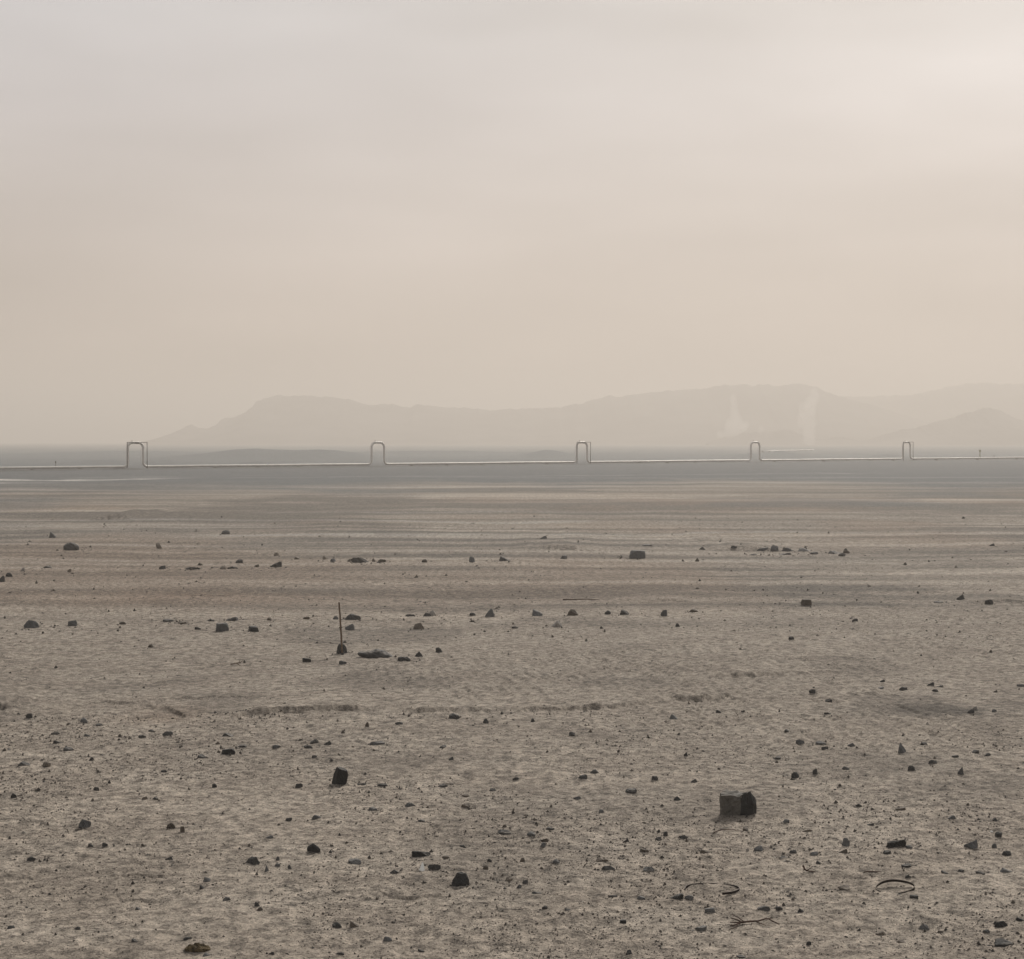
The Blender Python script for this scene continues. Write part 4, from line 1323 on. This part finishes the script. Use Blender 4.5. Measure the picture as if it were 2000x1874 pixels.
# ------------------------------------------------------------------ gravel and chips: nobody could count them
def gravel(n, name='gravel'):
    rng = np.random.default_rng(17)
    xs, ys, sz, tn = [], [], [], []
    got = 0
    while got < n:
        m = 60000
        px = rng.uniform(-420, 2420, m)
        py = 1010 + (1960 - 1010) * rng.uniform(0, 1, m)
        wgt = np.full(m, .55)
        wgt = np.where(py < 1060, .10, wgt)
        wgt = np.where((py >= 1060) & (py < 1150), .16, wgt)
        wgt = np.where((py >= 1150) & (py < 1260), .28, wgt)
        wgt = np.where((py >= 1260) & (py < 1395), .11, wgt)
        left = (px < 720) & (py >= 1395) & (py < 1570)
        wgt = np.where(left, 1.0, wgt)
        wgt = np.where((px < 560) & (py > 1690), .42, wgt)
        wgt = np.where((px > 960) & (py > 1560), .85, wgt)
        d = HC * F / (py - HY)
        x = (px - CX) / F * d
        y = d
        clump = sstep(-.35, .45, fbm(x / 1.6, y / 2.6, 711, 3)) * .85 + .15
        keep = rng.uniform(0, 1, m) < wgt * clump
        x, y, d = x[keep], y[keep], d[keep]
        wpx = np.minimum(1.95 * np.exp(rng.normal(0.25, .55, len(x))), 10)
        xs.append(x); ys.append(y); sz.append(wpx * d / F)
        tn.append(rng.uniform(0, 1, len(x)))
        got += len(x)
    # a scatter of chips round the foot of every stone
    for (px, py, w, h, kind, tone, o) in ROCKS:
        q = int(np.clip(w * .55, 3, 16))
        sp_ = w * py / py * (HC / max(py - HY, 40))
        xs.insert(0, o.location.x + rng.normal(0, .75, q) * sp_)
        ys.insert(0, o.location.y + rng.normal(-.1, 1.1, q) * sp_)
        sz.insert(0, sp_ * rng.uniform(.06, .26, q))
        tn.insert(0, rng.uniform(0, 1, q))
    x = np.concatenate(xs)[:n]; y = np.concatenate(ys)[:n]; s = np.concatenate(sz)[:n]
    z = gh_arr(x, y)
    base = np.array([(1, 0, 0), (.3, .9, 0), (-.8, .5, 0), (-.7, -.6, 0), (.4, -.9, 0), (0, 0, 1), (.35, .1, .85), (0, 0, -.5)], float)
    Fb = np.array([(0, 1, 6), (1, 5, 6), (1, 2, 5), (2, 3, 5), (3, 4, 5), (4, 6, 5), (4, 0, 6), (1, 0, 7), (2, 1, 7), (3, 2, 7), (4, 3, 7), (0, 4, 7)])
    V = np.repeat(base[None], n, 0)
    V = V * rng.uniform(.6, 1.25, V.shape) + rng.normal(0, .10, V.shape)
    a = rng.uniform(0, 6.283, n)
    ca, sa = np.cos(a)[:, None], np.sin(a)[:, None]
    el_ = rng.uniform(.5, 1.0, n)[:, None]
    X0, Y0 = V[:, :, 0], V[:, :, 1] * el_
    X1, Y1 = X0 * ca - Y0 * sa, X0 * sa + Y0 * ca
    hz = np.where(rng.uniform(0, 1, n) < .55, rng.uniform(.25, .55, n), rng.uniform(.5, 1.2, n))[:, None]
    Z1 = V[:, :, 2] * hz + X0 * rng.normal(0, .14, n)[:, None]
    half = (s * .5)[:, None]
    P = np.stack([X1 * half + x[:, None], Y1 * half + y[:, None], Z1 * half + z[:, None] + .12 * half * hz], -1).reshape(-1, 3)
    Fq = (Fb[None] + (np.arange(n) * len(base))[:, None, None]).reshape(-1, 3)
    t = NT('gravel chips', .9, .2)
    at = t.attr('tone')
    col = t.mix(at.outputs['Fac'], (.050, .047, .044), (.150, .127, .103))
    col = t.mix(t.map(at.outputs['Fac'], .93, .97), col, (.33, .30, .26))
    m = t.done(col)
    o = mesh_np(name, P, Fq, m)
    tone = np.repeat(np.concatenate(tn)[:n], len(base)).astype(np.float32)
    o.data.attributes.new('tone', 'FLOAT', 'POINT').data.foreach_set('value', tone)
    tag(o, 'dark gravel and stone chips strewn over the sand', 'gravel', kind='stuff')
gravel(56000)

# ------------------------------------------------------------------ steam over the far works
def steam(name, label, puffs, D, dens):
    V, Fs, off_ = [], [], 0
    x0 = (puffs[0][0] - CX) / F * D
    D3, F3 = ICO[3]
    sc = D / F
    for q, (px, py, r, st) in enumerate(puffs):
        c = np.array([(px - CX) * sc - x0, random.uniform(-5, 5), HC - (py - HY) * sc])
        nz = fbm(D3[:, 0] * 2.2 + q, D3[:, 2] * 2.2 + D3[:, 1], 800 + q, 3)
        P = D3 * (1.3 * r * sc * (1 + .35 * nz))[:, None] * np.array([1, 1, st]) + c
        V.append(P)
        Fs.append(F3 + off_)
        off_ += len(P)
    o = mesh_np(name, np.vstack(V), np.vstack(Fs), None, smooth=True)
    rm = o.modifiers.new('merge', 'REMESH')
    rm.mode = 'VOXEL'
    rm.voxel_size = 1.3
    m = bpy.data.materials.new('steam')
    m.use_nodes = True
    m.node_tree.nodes.remove(m.node_tree.nodes['Principled BSDF'])
    pv = m.node_tree.nodes.new('ShaderNodeVolumePrincipled')
    pv.inputs['Color'].default_value = (.97, .95, .92, 1)
    pv.inputs['Density'].default_value = dens
    pv.inputs['Anisotropy'].default_value = .3
    m.node_tree.links.new(pv.outputs[0], m.node_tree.nodes['Material Output'].inputs['Volume'])
    o.data.materials.append(m)
    o.location = (x0, D, 0)
    tag(o, label, 'steam', 'steam rising from the far works')

steam('steam_plume', 'pale spreading steam plume left of the fourth loop, before the far hills',
      [(1408, 848, 6, 1), (1424, 845, 8, 1.1), (1428, 832, 10, 1.2), (1436, 840, 10, 1), (1448, 836, 9, 1), (1455, 832, 7, 1.2), (1440, 824, 10, 1.3),
       (1436, 810, 8, 1.4), (1434, 796, 6, 1.5), (1432, 782, 6, 1.6)], 2330, .026)
steam('steam_plume', 'tall pale steam plume right of the fourth loop, before the far hills',
      [(1581, 858, 9, 1.2), (1580, 845, 10, 1.4), (1578, 828, 11, 1.4), (1576, 810, 11, 1.4), (1582, 795, 10, 1.4), (1588, 780, 9, 1.3), (1590, 768, 7, 1.2),
       (1566, 800, 6, 2), (1564, 822, 6, 2)], 2330, .021)
steam('steam_plume', 'small puff of steam between the two big plumes far off',
      [(1485, 842, 4, 1.1), (1490, 838, 4, 1.1), (1484, 835, 3, 1)], 2330, .03)

# ------------------------------------------------------------------ haze: dusty air over the whole plain
HAZE = 0.0007
V, Fs = boxv((0, 0, 58), (13500, 0, 0), (0, 13500, 0), (0, 0, 59.5))
hz = mesh_py('haze', V, Fs, None)
hm = bpy.data.materials.new('haze')
hm.use_nodes = True
hn = hm.node_tree
hn.nodes.remove(hn.nodes['Principled BSDF'])
pv = hn.nodes.new('ShaderNodeVolumePrincipled')
pv.inputs['Color'].default_value = (.592, .553, .512, 1)
pv.inputs['Density'].default_value = HAZE
pv.inputs['Anisotropy'].default_value = .35
hn.links.new(pv.outputs[0], hn.nodes['Material Output'].inputs['Volume'])
hz.data.materials.append(hm)
tag(hz, kind='stuff')
